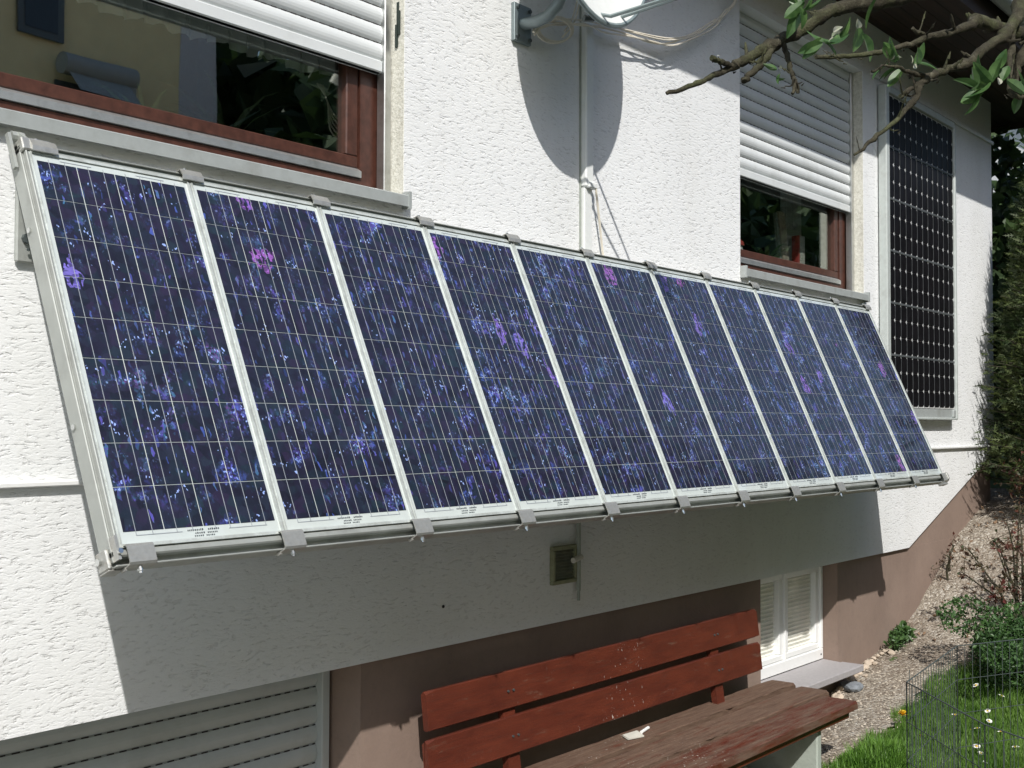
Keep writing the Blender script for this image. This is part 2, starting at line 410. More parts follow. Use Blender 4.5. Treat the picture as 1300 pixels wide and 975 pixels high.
# ---------------------------------------------------------------- ground
GX = [-400, 4, 7, 8.8, 9.54, 10.14, 10.65, 11.2, 11.8, 12.4, 13.5, 18, 30, 60, 400]
GZ = [-2.3, -2.3, -2.22, -2.12, -1.97, -1.88, -1.70, -1.41, -1.09, -.90, -.62, -.45, -.2, 0, 0]
def gz(x, y):
    return float(np.interp(x, GX, GZ)) - .05*max(0, min(1.5, 3.2-y))*(1 if x > 8 else .3)
xs = [-400, -60, -20, -8]+list(np.arange(-4, 16, .2))+[17, 18, 20, 25, 30, 45, 60, 120, 400]
ys = [-400, -60, -20, -8, -4, -2]+list(np.arange(-1, 5, .2))+[6, 8, 12, 20, 40, 100, 400]
rng = np.random.default_rng(3)
mb = MB(); nx, ny = len(xs), len(ys)
vs = [(x, y, gz(x, y)+(rng.normal()*.006 if -4 < x < 16 and -1 < y < 5 else 0)) for x in xs for y in ys]
mb.add(vs, [(i*ny+j, (i+1)*ny+j, (i+1)*ny+j+1, i*ny+j+1) for i in range(nx-1) for j in range(ny-1)])
tag(mb.build('ground', 'lawn_soil', smooth=True), kind='structure')
LX = [-4, 5, 7.2, 7.95, 8.8, 9.4, 10.0, 10.6, 14]; LY = [3.0, 3.1, 3.22, 3.22, 3.34, 3.3, 3.0, 2.3, 2.0]
def yl(x): return float(np.interp(x, LX, LY))
mb = MB(); xx = np.arange(-4, 13.3, .1)
vs = []
for x in xx:
    a = yl(x)+rng.normal()*.03
    for k in range(9):
        y = a+(4.2-a)*k/8; vs.append((x, y, gz(x, y)+.022+(rng.normal()*.004)))
n = len(xx)
mb.add(vs, [(i*9+j, (i+1)*9+j, (i+1)*9+j+1, i*9+j+1) for i in range(n-1) for j in range(8)])
tag(mb.build('gravel_path', 'gravel_ground', smooth=True), kind='structure')

t = NT('terrace_slabs'); v = t.coord((1.6, 1.6, 1))
br_ = t.n('TexBrick'); t.l(v, br_.inputs['Vector']); br_.offset = 0; br_.inputs['Scale'].default_value = 1; br_.inputs['Brick Width'].default_value = .8; br_.inputs['Row Height'].default_value = .8; br_.inputs['Mortar Size'].default_value = .012
br_.inputs['Color1'].default_value = (.34, .34, .335, 1); br_.inputs['Color2'].default_value = (.29, .29, .285, 1); br_.inputs['Mortar'].default_value = (.10, .09, .08, 1)
t.col(t.mix(t.math('MULTIPLY', t.noise(t.coord(), 5, 6, .65), .5), br_.outputs[0], (.26, .25, .23))); t.set(Roughness=.85); M['terrace_slabs'] = t.m
mb = MB(); xx_ = [-6, -3, 0, 2, 4, 5, 5.8, 6.2]; yy_ = [-2.6, -1, 1, 2, 2.95]
mb.add([(x, y, gz(x, y)+.025) for x in xx_ for y in yy_], [(i*5+j, (i+1)*5+j, (i+1)*5+j+1, i*5+j+1) for i in range(7) for j in range(4)])
tag(mb.build('terrace', 'terrace_slabs'), kind='structure')  # out-of-view pale paving, added to bounce neutral light onto the shaded wall

# ---------------------------------------------------------------- house
YW = 3.95
house = thing('house', 'white rendered house with brown plinth and deep dark wooden eaves', 'house', (0, 0, 0))
def wallgrid(mb, xs, zs, holes, y0, y1):
    nx, nz = len(xs), len(zs)
    solid = lambda i, j: 0 <= i < nx-1 and 0 <= j < nz-1 and not any(a <= (xs[i]+xs[i+1])/2 <= b and c <= (zs[j]+zs[j+1])/2 <= d for a, b, c, d in holes)
    vs = {}; L = []
    def V(i, k, j):
        if (i, k, j) not in vs: vs[(i, k, j)] = len(L); L.append((xs[i], (y0, y1)[k], zs[j]))
        return vs[(i, k, j)]
    fs = []
    for i in range(nx-1):
        for j in range(nz-1):
            if not solid(i, j): continue
            fs.append((V(i,0,j), V(i+1,0,j), V(i+1,0,j+1), V(i,0,j+1)))
            fs.append((V(i,1,j), V(i,1,j+1), V(i+1,1,j+1), V(i+1,1,j)))
            if not solid(i-1, j): fs.append((V(i,0,j), V(i,0,j+1), V(i,1,j+1), V(i,1,j)))
            if not solid(i+1, j): fs.append((V(i+1,0,j), V(i+1,1,j), V(i+1,1,j+1), V(i+1,0,j+1)))
            if not solid(i, j-1): fs.append((V(i,0,j), V(i,1,j), V(i+1,1,j), V(i+1,0,j)))
            if not solid(i, j+1): fs.append((V(i,0,j+1), V(i+1,0,j+1), V(i+1,1,j+1), V(i,1,j+1)))
    mb.add(L, fs)
W1 = (-.4, 4.03); W2 = (7.346, 9.475); ZS, ZT = 1.06, 2.95
mb = MB()
wallgrid(mb, [-5, W1[0], W1[1], W2[0], W2[1], 12.84], [-.205, ZS, ZT, 3.40], [(*W1, ZS, ZT), (*W2, ZS, ZT)], YW, 4.27)
mb.prism([(-5, -1.09), (10.43, -1.09), (12.63, -.345), (12.77, -.205), (-5, -.205)], 1, YW, 4.27)
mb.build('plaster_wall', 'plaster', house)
# ledge strip casting the thin shadow line
MB().cbox((-5, YW-.03, -.228), (12.82, YW-.002, -.208), .004).build('drip_ledge', 'white_paint', house)
# plinth
mb = MB()
wallgrid(mb, [-5, .9, 3.80, 7.68, 8.977, 12.80], [-3.2, -2.9, -1.925, -1.093], [(.9, 3.80, -2.9, -1.093), (7.68, 8.977, -1.925, -1.093)], 3.98, 4.27)
mb.prism([(10.44, -1.093), (12.80, -1.093), (12.80, -.35), (12.64, -.35)], 1, 3.982, 4.268)
mb.build('plinth', 'plinth', house)
# reveals lined in rougher plaster
for (a, b) in (W1, W2):
    MB().box((a-.001, YW+.003, ZS), (a+.003, 4.2, ZT)).build('window_reveal', 'reveal', house); MB().box((b-.003, YW+.003, ZS), (b+.001, 4.2, ZT)).build('window_reveal', 'reveal', house)
MB().box((12.60, 4.28, -3), (12.83, 11, 3.4)).box((-5, 10.8, -3), (12.6, 11, 3.4)).build('gable_wall', 'plaster', house)
# lintel line
MB().cbox((9.62, YW-.022, 2.950), (12.86, YW-.002, 2.985), .004).build('lintel_trim', 'white_paint', house)
# soffit, fascia, roof
rf = MB().box((-6, 3.16, 3.402), (13.9, 4.6, 3.46)).box((-6, 3.12, 3.345), (13.9, 3.158, 3.60)).box((12.86, 4.6, 3.402), (13.9, 11.6, 3.46)).box((13.9, 3.12, 3.345), (13.95, 11.6, 3.60)).build('soffit', 'soffit', house)
rp = MB().prism([(3.0, 3.61), (3.0, 3.68), (7.5, 6.2), (11.9, 3.68), (11.9, 3.61), (7.5, 6.1)], 0, -6.1, 14.0).build('roof', 'roof_tile', house)
mb = MB().tube([(-6, 3.03, 3.57), (14, 3.03, 3.57)], .08, 12); mb.build('gutter', 'sill_metal', house, smooth=True)
# rooms behind the glass
mb = MB()
for a, b in ((-.6, 5.2), (6.4, 11.5)):
    y0, y1, z0, z1 = 4.29, 7.2, .95, 3.3
    mb.add([(a,y0,z0),(b,y0,z0),(b,y1,z0),(a,y1,z0),(a,y0,z1),(b,y0,z1),(b,y1,z1),(a,y1,z1)], [(0,1,2,3),(7,6,5,4),(1,5,6,2),(2,6,7,3),(3,7,4,0)])
mb.build('room_interior', 'room_dark', house)

def slats(mb, x0, x1, z0, z1, y, pitch, bulge, dash=.056, dots=True, ztopflip=False):
    z = z0; seg = 6
    while z < z1:
        prof = []
        for k in range(seg+1):
            u = k/seg; prof.append((y-bulge*math.sin(math.pi*min(1, u*.97+.0))**.8-.001, z+pitch*u*.93))
        vs = [(x0, p[0], p[1]) for p in prof]+[(x1, p[0], p[1]) for p in prof]
        mb.cur = 0; mb.add(vs, [(i, i+1, seg+2+i, seg+1+i) for i in range(seg)])
        mb.add([(x0, y, z+pitch*.93), (x1, y, z+pitch*.93), (x1, y+.004, z+pitch), (x0, y+.004, z+pitch)], [(0, 1, 2, 3)])
        if dots:
            mb.cur = 1; x = x0+.02
            while x < x1-.03:
                mb.box((x, y-.004, z+pitch*.935), (x+dash*.55, y-.0015, z+pitch*.99)); x += dash
            mb.cur = 0
        z += pitch

def upper_window(x0, x1, zshut, label, bar=.075):
    yf = 4.10
    f = MB()
    f.box((x0, yf, 1.095), (x1, yf+.10, 1.155)); f.box((x1-.145, yf, 1.155), (x1-.004, yf+.10, ZT)); f.box((x0+.004, yf, 1.155), (x0+.145, yf+.10, ZT)); f.box((x0+.145, yf, ZT-.1), (x1-.145, yf+.10, ZT))
    w = f.build('window', 'brown_frame', house); tag(w, label)
    s = MB(); a, b = x0+.150, x1-.150
    s.cbox((a, yf+.008, 1.208), (b, yf+.075, 1.262), .004); s.cbox((b-.075, yf+.008, 1.263), (b, yf+.075, ZT-.1)); s.cbox((a, yf+.008, 1.263), (a+.075, yf+.075, ZT-.1))
    s.build('sash', 'brown_frame', w)
    MB().prism([(yf-.012, 1.160), (yf-.012, 1.190), (yf+.012, 1.206), (yf+.07, 1.206), (yf+.07, 1.160)], 0, a-.005, b+.005).build('weather_strip', 'alu', w)
    MB().box((a+.07, yf+.040, 1.25), (b-.07, yf+.046, ZT-.1)).build('pane', 'glass', w)
    for xa, xb in ((x1-.052, x1-.006), (x0+.006, x0+.052)):
        MB().cbox((xa, 4.03, 1.10), (xb, 4.085, ZT), .004).build('guide_rail', 'silver', w)
    sh = MB(); slats(sh, x0+.05, x1-.05, zshut+.06, ZT, 4.062, .0875, .015)
    sh.cur = 0; sh.cbox((x0+.05, 4.045, zshut), (x1-.05, 4.085, zshut+.058), .006); sh.cbox((x0+.05, 4.050, zshut+.0), (x1-.05, 4.09, zshut+.02), .002)
    sh.build('roller_shutter', ['shutter_white', 'dash_dark'], w)
    sl_ = MB().prism([(4.10, 1.094), (3.915, 1.078), (3.905, 1.072), (3.905, 1.022), (3.912, 1.022), (3.914, 1.060), (4.10, 1.064)], 0, x0-.0, x1+.002)
    sl_.box((x1-.012, 3.90, 1.012), (x1+.004, 3.949, 1.094)); sl_.box((x0-.004, 3.90, 1.012), (x0+.012, 3.949, 1.094))
    sl_.build('window_sill', 'sill_metal', w)
    return w
w1 = upper_window(*W1, 1.675, 'wide brown-framed window with its roller shutter half lowered')
w2 = upper_window(*W2, 1.765, 'brown-framed window with its shutter lowered more than half way')
# rusty hinge hooks in the left reveal
mb = MB()
mb.box((4.024, 3.985, 1.905), (4.0265, 4.000, 2.02)); mb.box((4.018, 3.975, 1.86), (4.0265, 3.985, 1.975)); mb.box((4.018, 3.990, 1.80), (4.0265, 4.004, 1.91))
mb.build('shutter_stay', 'dark_rubber', house)

# basement roller shutter
f = MB(); slats(f, .9, 3.752, -2.88, -1.10, 4.215, .0875, .017)
bs = f.build('basement_shutter', ['shutter_grey', 'dash_dark'], house)
MB().cbox((3.735, 4.165, -2.9), (3.782, 4.23, -1.098), .004).build('guide_rail', 'shutter_grey', bs)
MB().box((3.784, 4.20, -2.9), (3.799, 4.26, -1.098)).build('joint_strip', 'dark_rubber', bs)
MB().box((.9, 4.24, -2.9), (3.8, 4.26, -1.098)).build('backing', 'room_dark', bs)

# basement window
yb = 4.10; a, b, z0, z1 = 7.684, 8.973, -1.866, -1.098
mid = (a+b)/2-.01
f = MB().cbox((a, yb, z0), (b, yb+.08, z0+.085), .005).cbox((a, yb, z1-.03), (b, yb+.08, z1), .004).cbox((a, yb, z0+.086), (a+.03, yb+.08, z1-.031), .004).cbox((b-.035, yb, z0+.086), (b, yb+.08, z1-.031), .004).cbox((mid-.012, yb, z0+.086), (mid+.012, yb+.08, z1-.031), .004)
bw = f.build('basement_window', 'pvc', house)
for p, q in ((a+.031, mid-.013), (mid+.013, b-.036)):
    s = MB(); y = yb+.018; w_ = .062; za, zb = z0+.088, z1-.033
    s.cbox((p, y, za), (q, y+.06, za+w_*.7), .006).cbox((p, y, zb-w_*.7), (q, y+.06, zb), .006).cbox((p, y, za+w_*.7+.001), (p+w_, y+.06, zb-w_*.7-.001), .006).cbox((q-w_, y, za+w_*.7+.001), (q, y+.06, zb-w_*.7-.001), .006)
    sa = s.build('sash', 'pvc', bw)
    MB().box((p+.05, y+.026, za+.035), (q-.05, y+.03, zb-.035)).build('pane', 'glass_light', bw)
    s = MB(); z = za+.03
    while z < zb-.03:
        s.add([(p+.05, y+.052, z), (q-.05, y+.052, z), (q-.05, y+.038, z+.024), (p+.05, y+.038, z+.024), (p+.05, y+.056, z+.032), (q-.05, y+.056, z+.032)], [(0, 1, 2, 3), (3, 2, 5, 4)]); z += .031
    s.build('slatted_blind', 'blind_cream', bw)
MB().tube([(8.93, yb-.004, -1.825), (8.93, yb+.004, -1.825)], .007, 8).build('drain_hole', 'dash_dark', bw)
sl_ = MB().prism([(4.10, -1.868), (3.80, -1.885), (3.795, -1.892), (3.795, -1.932), (3.80, -1.938), (3.975, -1.938), (3.975, -1.922), (4.10, -1.922)], 0, 7.684, 8.972).cbox((8.9725, 3.796, -1.937), (9.05, 3.977, -1.886), .004).cbox((7.60, 3.796, -1.937), (7.6835, 3.977, -1.886), .004).build('window_sill', 'sill_stone', bw)

# vent grille, its pull and the little pipe in front of it
f = MB(); x0, x1, z0, z1 = 5.175, 5.40, -.880, -.672
for q in ((x0, z0, x1, z0+.022), (x0, z1-.022, x1, z1), (x0, z0+.0225, x0+.022, z1-.0225), (x1-.022, z0+.0225, x1, z1-.0225)):
    f.cbox((q[0], YW-.028, q[1]), (q[2], YW-.001, q[3]), .003)
vg = f.build('vent_grille', 'vent_frame', house)
s = MB()
for k in range(9):
    z = z0+.03+k*.0175; s.add([(x0+.022, YW-.02, z), (x1-.022, YW-.02, z), (x1-.022, YW-.006, z+.012), (x0+.022, YW-.006, z+.012)], [(0, 1, 2, 3)])
s.box((x0+.02, YW-.004, z0+.02), (x1-.02, YW-.0015, z1-.02)); s.build('louvre', 'vent_slat', vg)
MB().tube([(5.30, YW-.07, -.752), (5.395, YW-.055, -.74)], .016, 8).build('vent_stub', 'paper', vg, smooth=True)
MB().tube([(5.405, YW-.03, -.35), (5.405, YW-.03, -.93)], .013, 8).tube([(5.405, YW-.03, -.93), (5.405, YW-.03, -.985)], .009, 8).build('thin_pipe', 'pipe_green', house, smooth=True)
# cable duct above the array, its cap where two cables come out
MB().cbox((5.455, YW-.045, 1.345), (5.53, YW-.002, 3.30), .008).cbox((5.46, YW-.03, .2), (5.535, YW-.002, 1.344), .005).cbox((5.47, YW-.058, 1.34), (5.555, YW-.002, 1.375), .006).build('cable_duct', 'conduit', house)
MB().tube([(5.452, YW-.006, .9), (5.452, YW-.006, 3.3)], .006, 6).build('duct_cable', 'pipe_green', house, smooth=True)
MB().tube([(5.54, YW-.05, 1.35), (5.60, YW-.035, 1.16), (5.655, YW-.02, .98), (5.70, YW-.06, .80)], .007, 6).build('thin_cable', 'cable_white', house, smooth=True)
MB().tube([(4.32, YW-.004, -.895), (4.32, YW+.001, -.895)], .008, 8).build('drill_hole', 'dash_dark', house)

# ---------------------------------------------------------------- tilted array
TILT = .4191; PITCH = .6531
P0 = (2.0998, 3.2615, -.3407)
def loc_on(u): return (P0[0]+u, P0[1], P0[2])
ROT = (-TILT, 0, 0)
mod_labels = [
 'blue polycrystalline module nearest the camera, beside the grey side arm at the left end',
 'blue module second from the left end of the tilted row',
 'third blue module from the left end, below the corner of the left window sill',
 'fourth blue module from the left end, above the small vent grille',
 'fifth blue module from the left end, under the white cable duct',
 'middle module of the eleven in the tilted row, sixth from either end',
 'seventh blue module from the left end, fifth from the right end of the tilted row',
 'eighth blue module from the left, below the left end of the right window sill',
 'ninth blue module from the left, third from the right end of the tilted row',
 'tenth blue module from the left, next to the last one at the right end',
 'last blue module of the tilted row, at its right end beside the black wall panel']
mod = thing('solar_module', mod_labels[0], 'solar panel', loc_on(0), 'blue solar modules in the tilted row', ROT)
w, hh, ml, mbm, mt = .6, 1.353, .0255, .050, .036
def raw(mb_, name, mat, par, **k): return mb_.build(name, mat, par, **k)
f = MB(); L = .011
f.box((-ml, -.0045, -mbm), (-ml+L*.55, .055, hh+mt)); f.box((-ml+L*.55, -.007, -mbm), (-ml+L, .055, hh+mt)); f.box((w+ml-L, -.007, -mbm), (w+ml-L*.55, .055, hh+mt)); f.box((w+ml-L*.55, -.0045, -mbm), (w+ml, .055, hh+mt))
f.box((-ml+L, -.006, -mbm), (w+ml-L, .055, -mbm+L)); f.box((-ml+L, -.006, hh+mt-L), (w+ml-L, .055, hh+mt))
raw(f, 'frame', 'alu_edge', mod)
raw(MB().box((-ml+L, 0, -mbm+L), (w+ml-L, .006, hh+mt-L)), 'backsheet', 'backsheet', mod)
f = MB(); g = .0026
for i in range(4):
    for j in range(9):
        cw, ch = w/4, hh/9
        f.box((i*cw+g*.72, -.0016, j*ch+g*.5), ((i+1)*cw-g*.72, -.0002, (j+1)*ch-g*.5))
raw(f, 'cells', 'poly_cell', mod)
f = MB()
for i in range(4):
    for s_ in (.30, .70):
        x = (i+s_)*w/4; f.box((x-.0011, -.0024, -.012), (x+.0011, -.0018, hh+.010))
# string connectors printed as thin grey lines in the white margins
f.box((.045, -.0012, -.014), (.215, -.0008, -.0115)); f.box((.40, -.0012, -.014), (.56, -.0008, -.0115))
for i in range(2): f.box((.09+.30*i, -.0012, hh+.010), (.21+.30*i, -.0008, hh+.0125))
raw(f, 'busbars', 'busbar', mod)
rl = random.Random(4); f = MB()
for (zz, xs0, n_, hgt) in ((-.013, .235, 17, .0068), (-.0235, .262, 12, .0055), (-.033, .258, 11, .0055)):
    x = xs0
    for k in range(n_):
        if k in (9, 10) and n_ > 14 or k == 5 and n_ < 14: x += .008; continue
        wd = rl.uniform(.004, .0075); f.box((x, -.0012, zz), (x+wd*.75, -.0006, zz+hgt*rl.uniform(.7, 1))); x += wd+.0015
raw(f, 'rating_label', 'ink', mod)
for i in range(1, 11):
    c = copy_tree(mod); c.location = W(loc_on(i*PITCH)); c['label'] = mod_labels[i]

XR = 10*PITCH+w+ml
mf = thing('mounting_frame', 'grey metal rails, side arms and clamps carrying the tilted row of blue modules', 'mounting frame', P0, None, ROT)
f = MB(); xa, xb = -ml-.02, XR+.02
f.cbox((xa, .000, -.076), (xb, .06, -.0515), .005); f.box((xa, .035, -.100), (xb, .06, -.076)); f.cbox((xa, .000, -.107), (xb, .06, -.1005), .002)
raw(f, 'bottom_rail', 'grey_side', mf)
f = MB(); f.cbox((xa, .002, hh+.0385), (xb, .06, hh+.050), .003); f.box((xa, .02, hh+.050), (xb, .06, hh+.064)); f.cbox((xa, .004, hh+.064), (xb, .06, hh+.070), .002)
raw(f, 'top_rail', ['grey_side'], mf)
f = MB(); f.box((xa, .006, hh+.0505), (xb, .019, hh+.0545)); raw(f, 'rubber_seal', 'dark_rubber', mf)
for x0_, x1_ in ((-ml-.020, -ml-.003), (XR+.003, XR+.02)):
    wide = x0_ < 0
    f = MB()
    if wide:
        f.cbox((x0_, .012, -.09), (x0_+.006, .080, hh+.045), .003); f.box((x0_+.006, .012, -.085), (-ml-.0006, .022, hh+.04)); f.cbox((x1_-.007, -.008, -.055), (x1_, .0105, hh+.04), .002)
        f.cbox((x0_+.006, .073, -.085), (x1_+.02, .080, hh+.04), .002)
    else:
        f.cbox((x0_, -.002, -.09), (x1_, .06, hh+.045), .003)
    raw(f, 'side_arm', 'grey_side', mf)
for zz in (.38, 1.10): raw(MB().tube([(-ml-.027, .055, zz), (-ml-.018, .055, zz)], .010, 8), 'bolt', 'bolt', mf, smooth=True)
# bottom clamps
def bclamp(u, wd=.048):
    f = MB()
    prof = [(-.008, -.041), (-.020, -.044), (-.025, -.052), (-.025, -.104), (-.018, -.111), (.004, -.114), (.004, -.110), (-.016, -.107), (-.021, -.101), (-.021, -.054), (-.018, -.048), (-.0075, -.046)]
    f.prism(prof, 0, -wd*.7, wd*1.3); f.box((-wd*.7-.002, .006, -.120), (-wd*.7+.004, .03, -.109))
    o = f.build('clamp', 'clamp', mf); return o
def place(o, u): o.location = Vector((u*S, 0, 0)); return o
bc = bclamp(0); bolt = MB().tube([(.01, -.002, -.112), (.01, -.002, -.128)], .0085, 8).tube([(.01, -.002, -.128), (.01, -.002, -.135)], .005, 8).build('bolt', 'bolt', bc, smooth=True)
place(bc, -.0)
us = [0.02]+[i*PITCH-.026 for i in range(1, 11)]+[XR-.035]
place(bc, us[0])
for u in us[1:]:
    c = copy_tree(bc, mf); place(c, u)
f = MB(); f.prism([(-.018, hh+.028), (-.022, hh+.046), (-.014, hh+.074), (.055, hh+.084), (.055, hh+.079), (-.010, hh+.070), (-.016, hh+.046), (-.012, hh+.028)], 0, -.035, .060)
tc_ = f.build('clamp', 'clamp', mf); MB().tube([(.0, .010, hh+.078), (.0, .006, hh+.092)], .007, 8).build('bolt', 'bolt', tc_, smooth=True)
place(tc_, us[0])
for u in us[1:]:
    c = copy_tree(tc_, mf); place(c, u)
# end brackets at the left
f = MB(); f.cbox((-ml-.034, .020, -.105), (-ml-.021, .082, -.040), .004); f.cbox((-ml-.034, .025, -.112), (-ml+.02, .082, -.106), .002); f.box((-ml-.020, -.02, -.09), (-ml-.010, .011, -.012))
eb = raw(f, 'end_bracket', 'clamp', mf)
raw(MB().tube([(-ml-.043, .062, -.070), (-ml-.034, .062, -.070)], .012, 8), 'bolt', 'bolt', eb, smooth=True); raw(MB().tube([(-ml-.015, -.02, -.066), (-ml-.015, -.032, -.066)], .009, 8), 'bolt', 'bolt', eb, smooth=True)
f = MB(); f.cbox((-ml-.020, -.014, hh+.030), (-ml+.090, .050, hh+.080), .004)
raw(f, 'top_hinge', 'clamp', mf)
f = MB(); f.box((-ml-.037, .03, hh-.02), (-ml-.026, .05, hh+.12)); raw(f, 'hinge_plate', 'grey_side', mf)
f = MB(); f.cbox((XR+.0, -.036, -.10), (XR+.026, .03, -.045), .004); f.box((XR-.12, -.02, -.135), (XR-.02, .02, -.118)); raw(f, 'end_bracket', 'clamp', mf)
# straps on the wall + hinge hook + hidden struts (world space, children of the mounting frame are in its tilted frame)
ct, st = math.cos(TILT), math.sin(TILT)
def to_loc(p):   # raw world -> raw local of the tilted frame
    d = (p[0]-P0[0], p[1]-P0[1], p[2]-P0[2]); return (d[0], d[1]*ct-d[2]*st, d[1]*st+d[2]*ct)
def local(mbx):
    mbx.v = [to_loc(v) for v in mbx.v]; return mbx
f = MB(); f.cbox((2.095, 3.925, .555), (2.165, 3.945, .97), .006); ws = raw(local(f), 'wall_strap', 'grey_side', mf)
raw(local(MB().tube([(2.13, 3.91, .64), (2.13, 3.925, .64)], .018, 8).tube([(2.13, 3.905, .60), (2.13, 3.91, .60)], .006, 8)), 'bolt', 'dark_steel', ws, smooth=True)
f = MB(); f.prism([(3.94, .93), (3.94, .995), (3.89, 1.00), (3.83, .965), (3.83, .93)], 0, 2.075, 2.088)
f.tube([(2.055, 3.90, .985), (2.10, 3.90, .985)], .017, 8); raw(local(f), 'hinge_hook', 'grey_side', mf)
for x_ in (3.4, 7.8):
    raw(local(MB().tube([(x_, 3.94, -.02), (x_, 3.35, -.36)], .018, 8)), 'strut', 'grey_side', mf)

# ---------------------------------------------------------------- black upright wall panel
x0, x1, z0, z1, yp = 9.765, 11.50, .045, 2.90, 3.865
wp = thing('wall_solar_panel', 'tall black monocrystalline panel in a white frame mounted upright on the white wall', 'solar panel', (x0, yp, z0))
o_ = (x0, yp, z0)
f = MB(); F = .075
f.cbox((x0, yp, z0), (x0+F, yp+.075, z1), .008); f.cbox((x1-.045, yp, z0), (x1, yp+.075, z1), .012)
f.cbox((x0+F, yp, z0), (x1-.046, yp+.075, z0+.02), .004); f.cbox((x0+F, yp, z1-.06), (x1-.046, yp+.075, z1), .004)
f.build('frame', 'panel_frame', wp, o_)
f = MB(); f.box((x0+F, yp+.02, z0+.02), (x1-.12, yp+.03, z0+.10)); f.cbox((x1-.12, yp+.005, z0+.022), (x1-.05, yp+.05, z0+.10), .01); f.build('bottom_tray', 'sill_metal', wp, o_)
f = MB(); f.box((x0+.03, yp+.076, z0+.06), (x1-.10, YW-.001, z0+.10)); f.box((x0+.03, yp+.076, z1-.3), (x1-.1, YW-.001, z1-.26)); f.build('wall_batten', 'sill_metal', wp, o_)
gx0, gx1, gz0, gz1 = x0+F+.005, x1-.05, z0+.105, z1-.065
MB().box((gx0, yp+.024, gz0), (gx1, yp+.030, gz1)).build('backing', 'white_paint', wp, o_)
nc, nr = 12, 18
f = MB(); cw, ch = (gx1-gx0)/nc, (gz1-gz0)/nr; c_ = .021; g = .0011
for i in range(nc):
    for j in range(nr):
        xa, xb = gx0+i*cw+g, gx0+(i+1)*cw-g; za, zb = gz0+j*ch+g, gz0+(j+1)*ch-g
        if j % 3 == 0: za += .009
        if j % 3 == 2: zb -= .009
        f.prism([(xa+c_, za), (xb-c_, za), (xb, za+c_), (xb, zb-c_), (xb-c_, zb), (xa+c_, zb), (xa, zb-c_), (xa, za+c_)], 1, yp+.0205, yp+.0235)
f.build('cells', 'mono_cell', wp, o_)
f = MB()
for i in range(1, nc): f.box((gx0+i*cw-.0012, yp+.0175, gz0), (gx0+i*cw+.0012, yp+.0200, gz1))
for j in range(3, nr, 3): f.box((gx0, yp+.0165, gz0+j*ch-.007), (gx1, yp+.0174, gz0+j*ch+.007))
f.build('contact_strips', 'strip_dull', wp, o_)

# ---------------------------------------------------------------- satellite dish
dc = Vector((4.965, 3.454, 2.654)); Rx, Rz = .498, .60; az, el = -1.546, .038
nn = Vector((math.cos(az)*math.cos(el), math.sin(az)*math.cos(el), math.sin(el)))
du = Vector((0, 0, 1)).cross(nn).normalized(); dvv = nn.cross(du)
dish = thing('satellite_dish', 'grey satellite dish on a bent tube arm bolted to the white wall', 'satellite dish', (4.9, 3.94, 2.13))
o_ = (4.9, 3.94, 2.13)
f = MB(); rings, seg = 10, 48; vs = []
for side in (0, 1):
    for r_ in range(rings+1):
        q = r_/rings
        for k in range(seg):
            a = 2*math.pi*k/seg
            p = dc+du*(Rx*q*math.cos(a))+dvv*(Rz*q*math.sin(a))-nn*(.11*(1-q*q)+.012*side)
            vs.append(p)
fs = []
for side in (0, 1):
    b_ = side*(rings+1)*seg
    for r_ in range(rings):
        for k in range(seg):
            q = (b_+r_*seg+k, b_+r_*seg+(k+1) % seg, b_+(r_+1)*seg+(k+1) % seg, b_+(r_+1)*seg+k); fs.append(q)
for k in range(seg): fs.append((rings*seg+k, rings*seg+(k+1) % seg, (2*rings+1)*seg+(k+1) % seg, (2*rings+1)*seg+k))
f.add(vs, fs); f.build('reflector', 'dish_face', dish, o_, smooth=True)
f = MB(); pts = [dc+du*((Rx+.002)*math.cos(2*math.pi*k/60))+dvv*((Rz+.002)*math.sin(2*math.pi*k/60))-nn*.012 for k in range(61)]
f.tube(pts, .0145, 8, False); f.build('rim', 'dish_rim', dish, o_, smooth=True)
f = MB(); f.cbox((4.83, 3.925, 2.03), (4.975, 3.949, 2.235), .003); wpl = f.build('wall_plate', 'galv', dish, o_)
for x_ in (4.852, 4.955):
    for z_ in (2.055, 2.21): MB().tube([(x_, 3.912, z_), (x_, 3.925, z_)], .010, 6).build('bolt', 'dark_steel', wpl, o_)
f = MB(); f.tube([(4.90, 3.93, 2.13), (4.90, 3.83, 2.125), (4.905, 3.76, 2.14), (4.92, 3.71, 2.19), (4.94, 3.68, 2.28), (4.955, 3.66, 2.40), (4.96, 3.655, 2.70)], .032, 14)
f.build('mount_tube', 'galv', dish, o_, smooth=True)
f = MB().cbox((4.90, 3.58, 2.45), (5.03, 3.69, 2.66), .01); f.build('mount_clamp', 'galv', dish, o_)
bot = dc-dvv*Rz*.96-nn*.02
lnb = Vector((5.156, 2.669, 2.195))
f = MB().tube([bot+Vector((-.03, .02, .02)), bot+Vector((.0, -.05, 0)), lnb], .010, 6)
f.build('feed_arm', 'dish_rim', dish, o_, smooth=True)
f = MB().tube([bot+Vector((.17, .03, .05)), lnb+Vector((.01, 0, .0))], .009, 6); f.build('feed_arm', 'dish_rim', dish, o_, smooth=True)
f = MB().tube([lnb+Vector((-.03, -.03, -.03)), lnb+Vector((-.015, .02, .05)), lnb+Vector((-.03, .07, .08))], [.042, .040, .03], 12); f.build('feed_horn', 'paper', dish, o_, smooth=True)
f = MB().tube([bot+Vector((-.11, .04, -.02)), bot+Vector((-.07, .02, -.02)), bot+Vector((-.05, .03, .06))], .018, 6); f.build('arm_bracket', 'dark_steel', dish, o_)

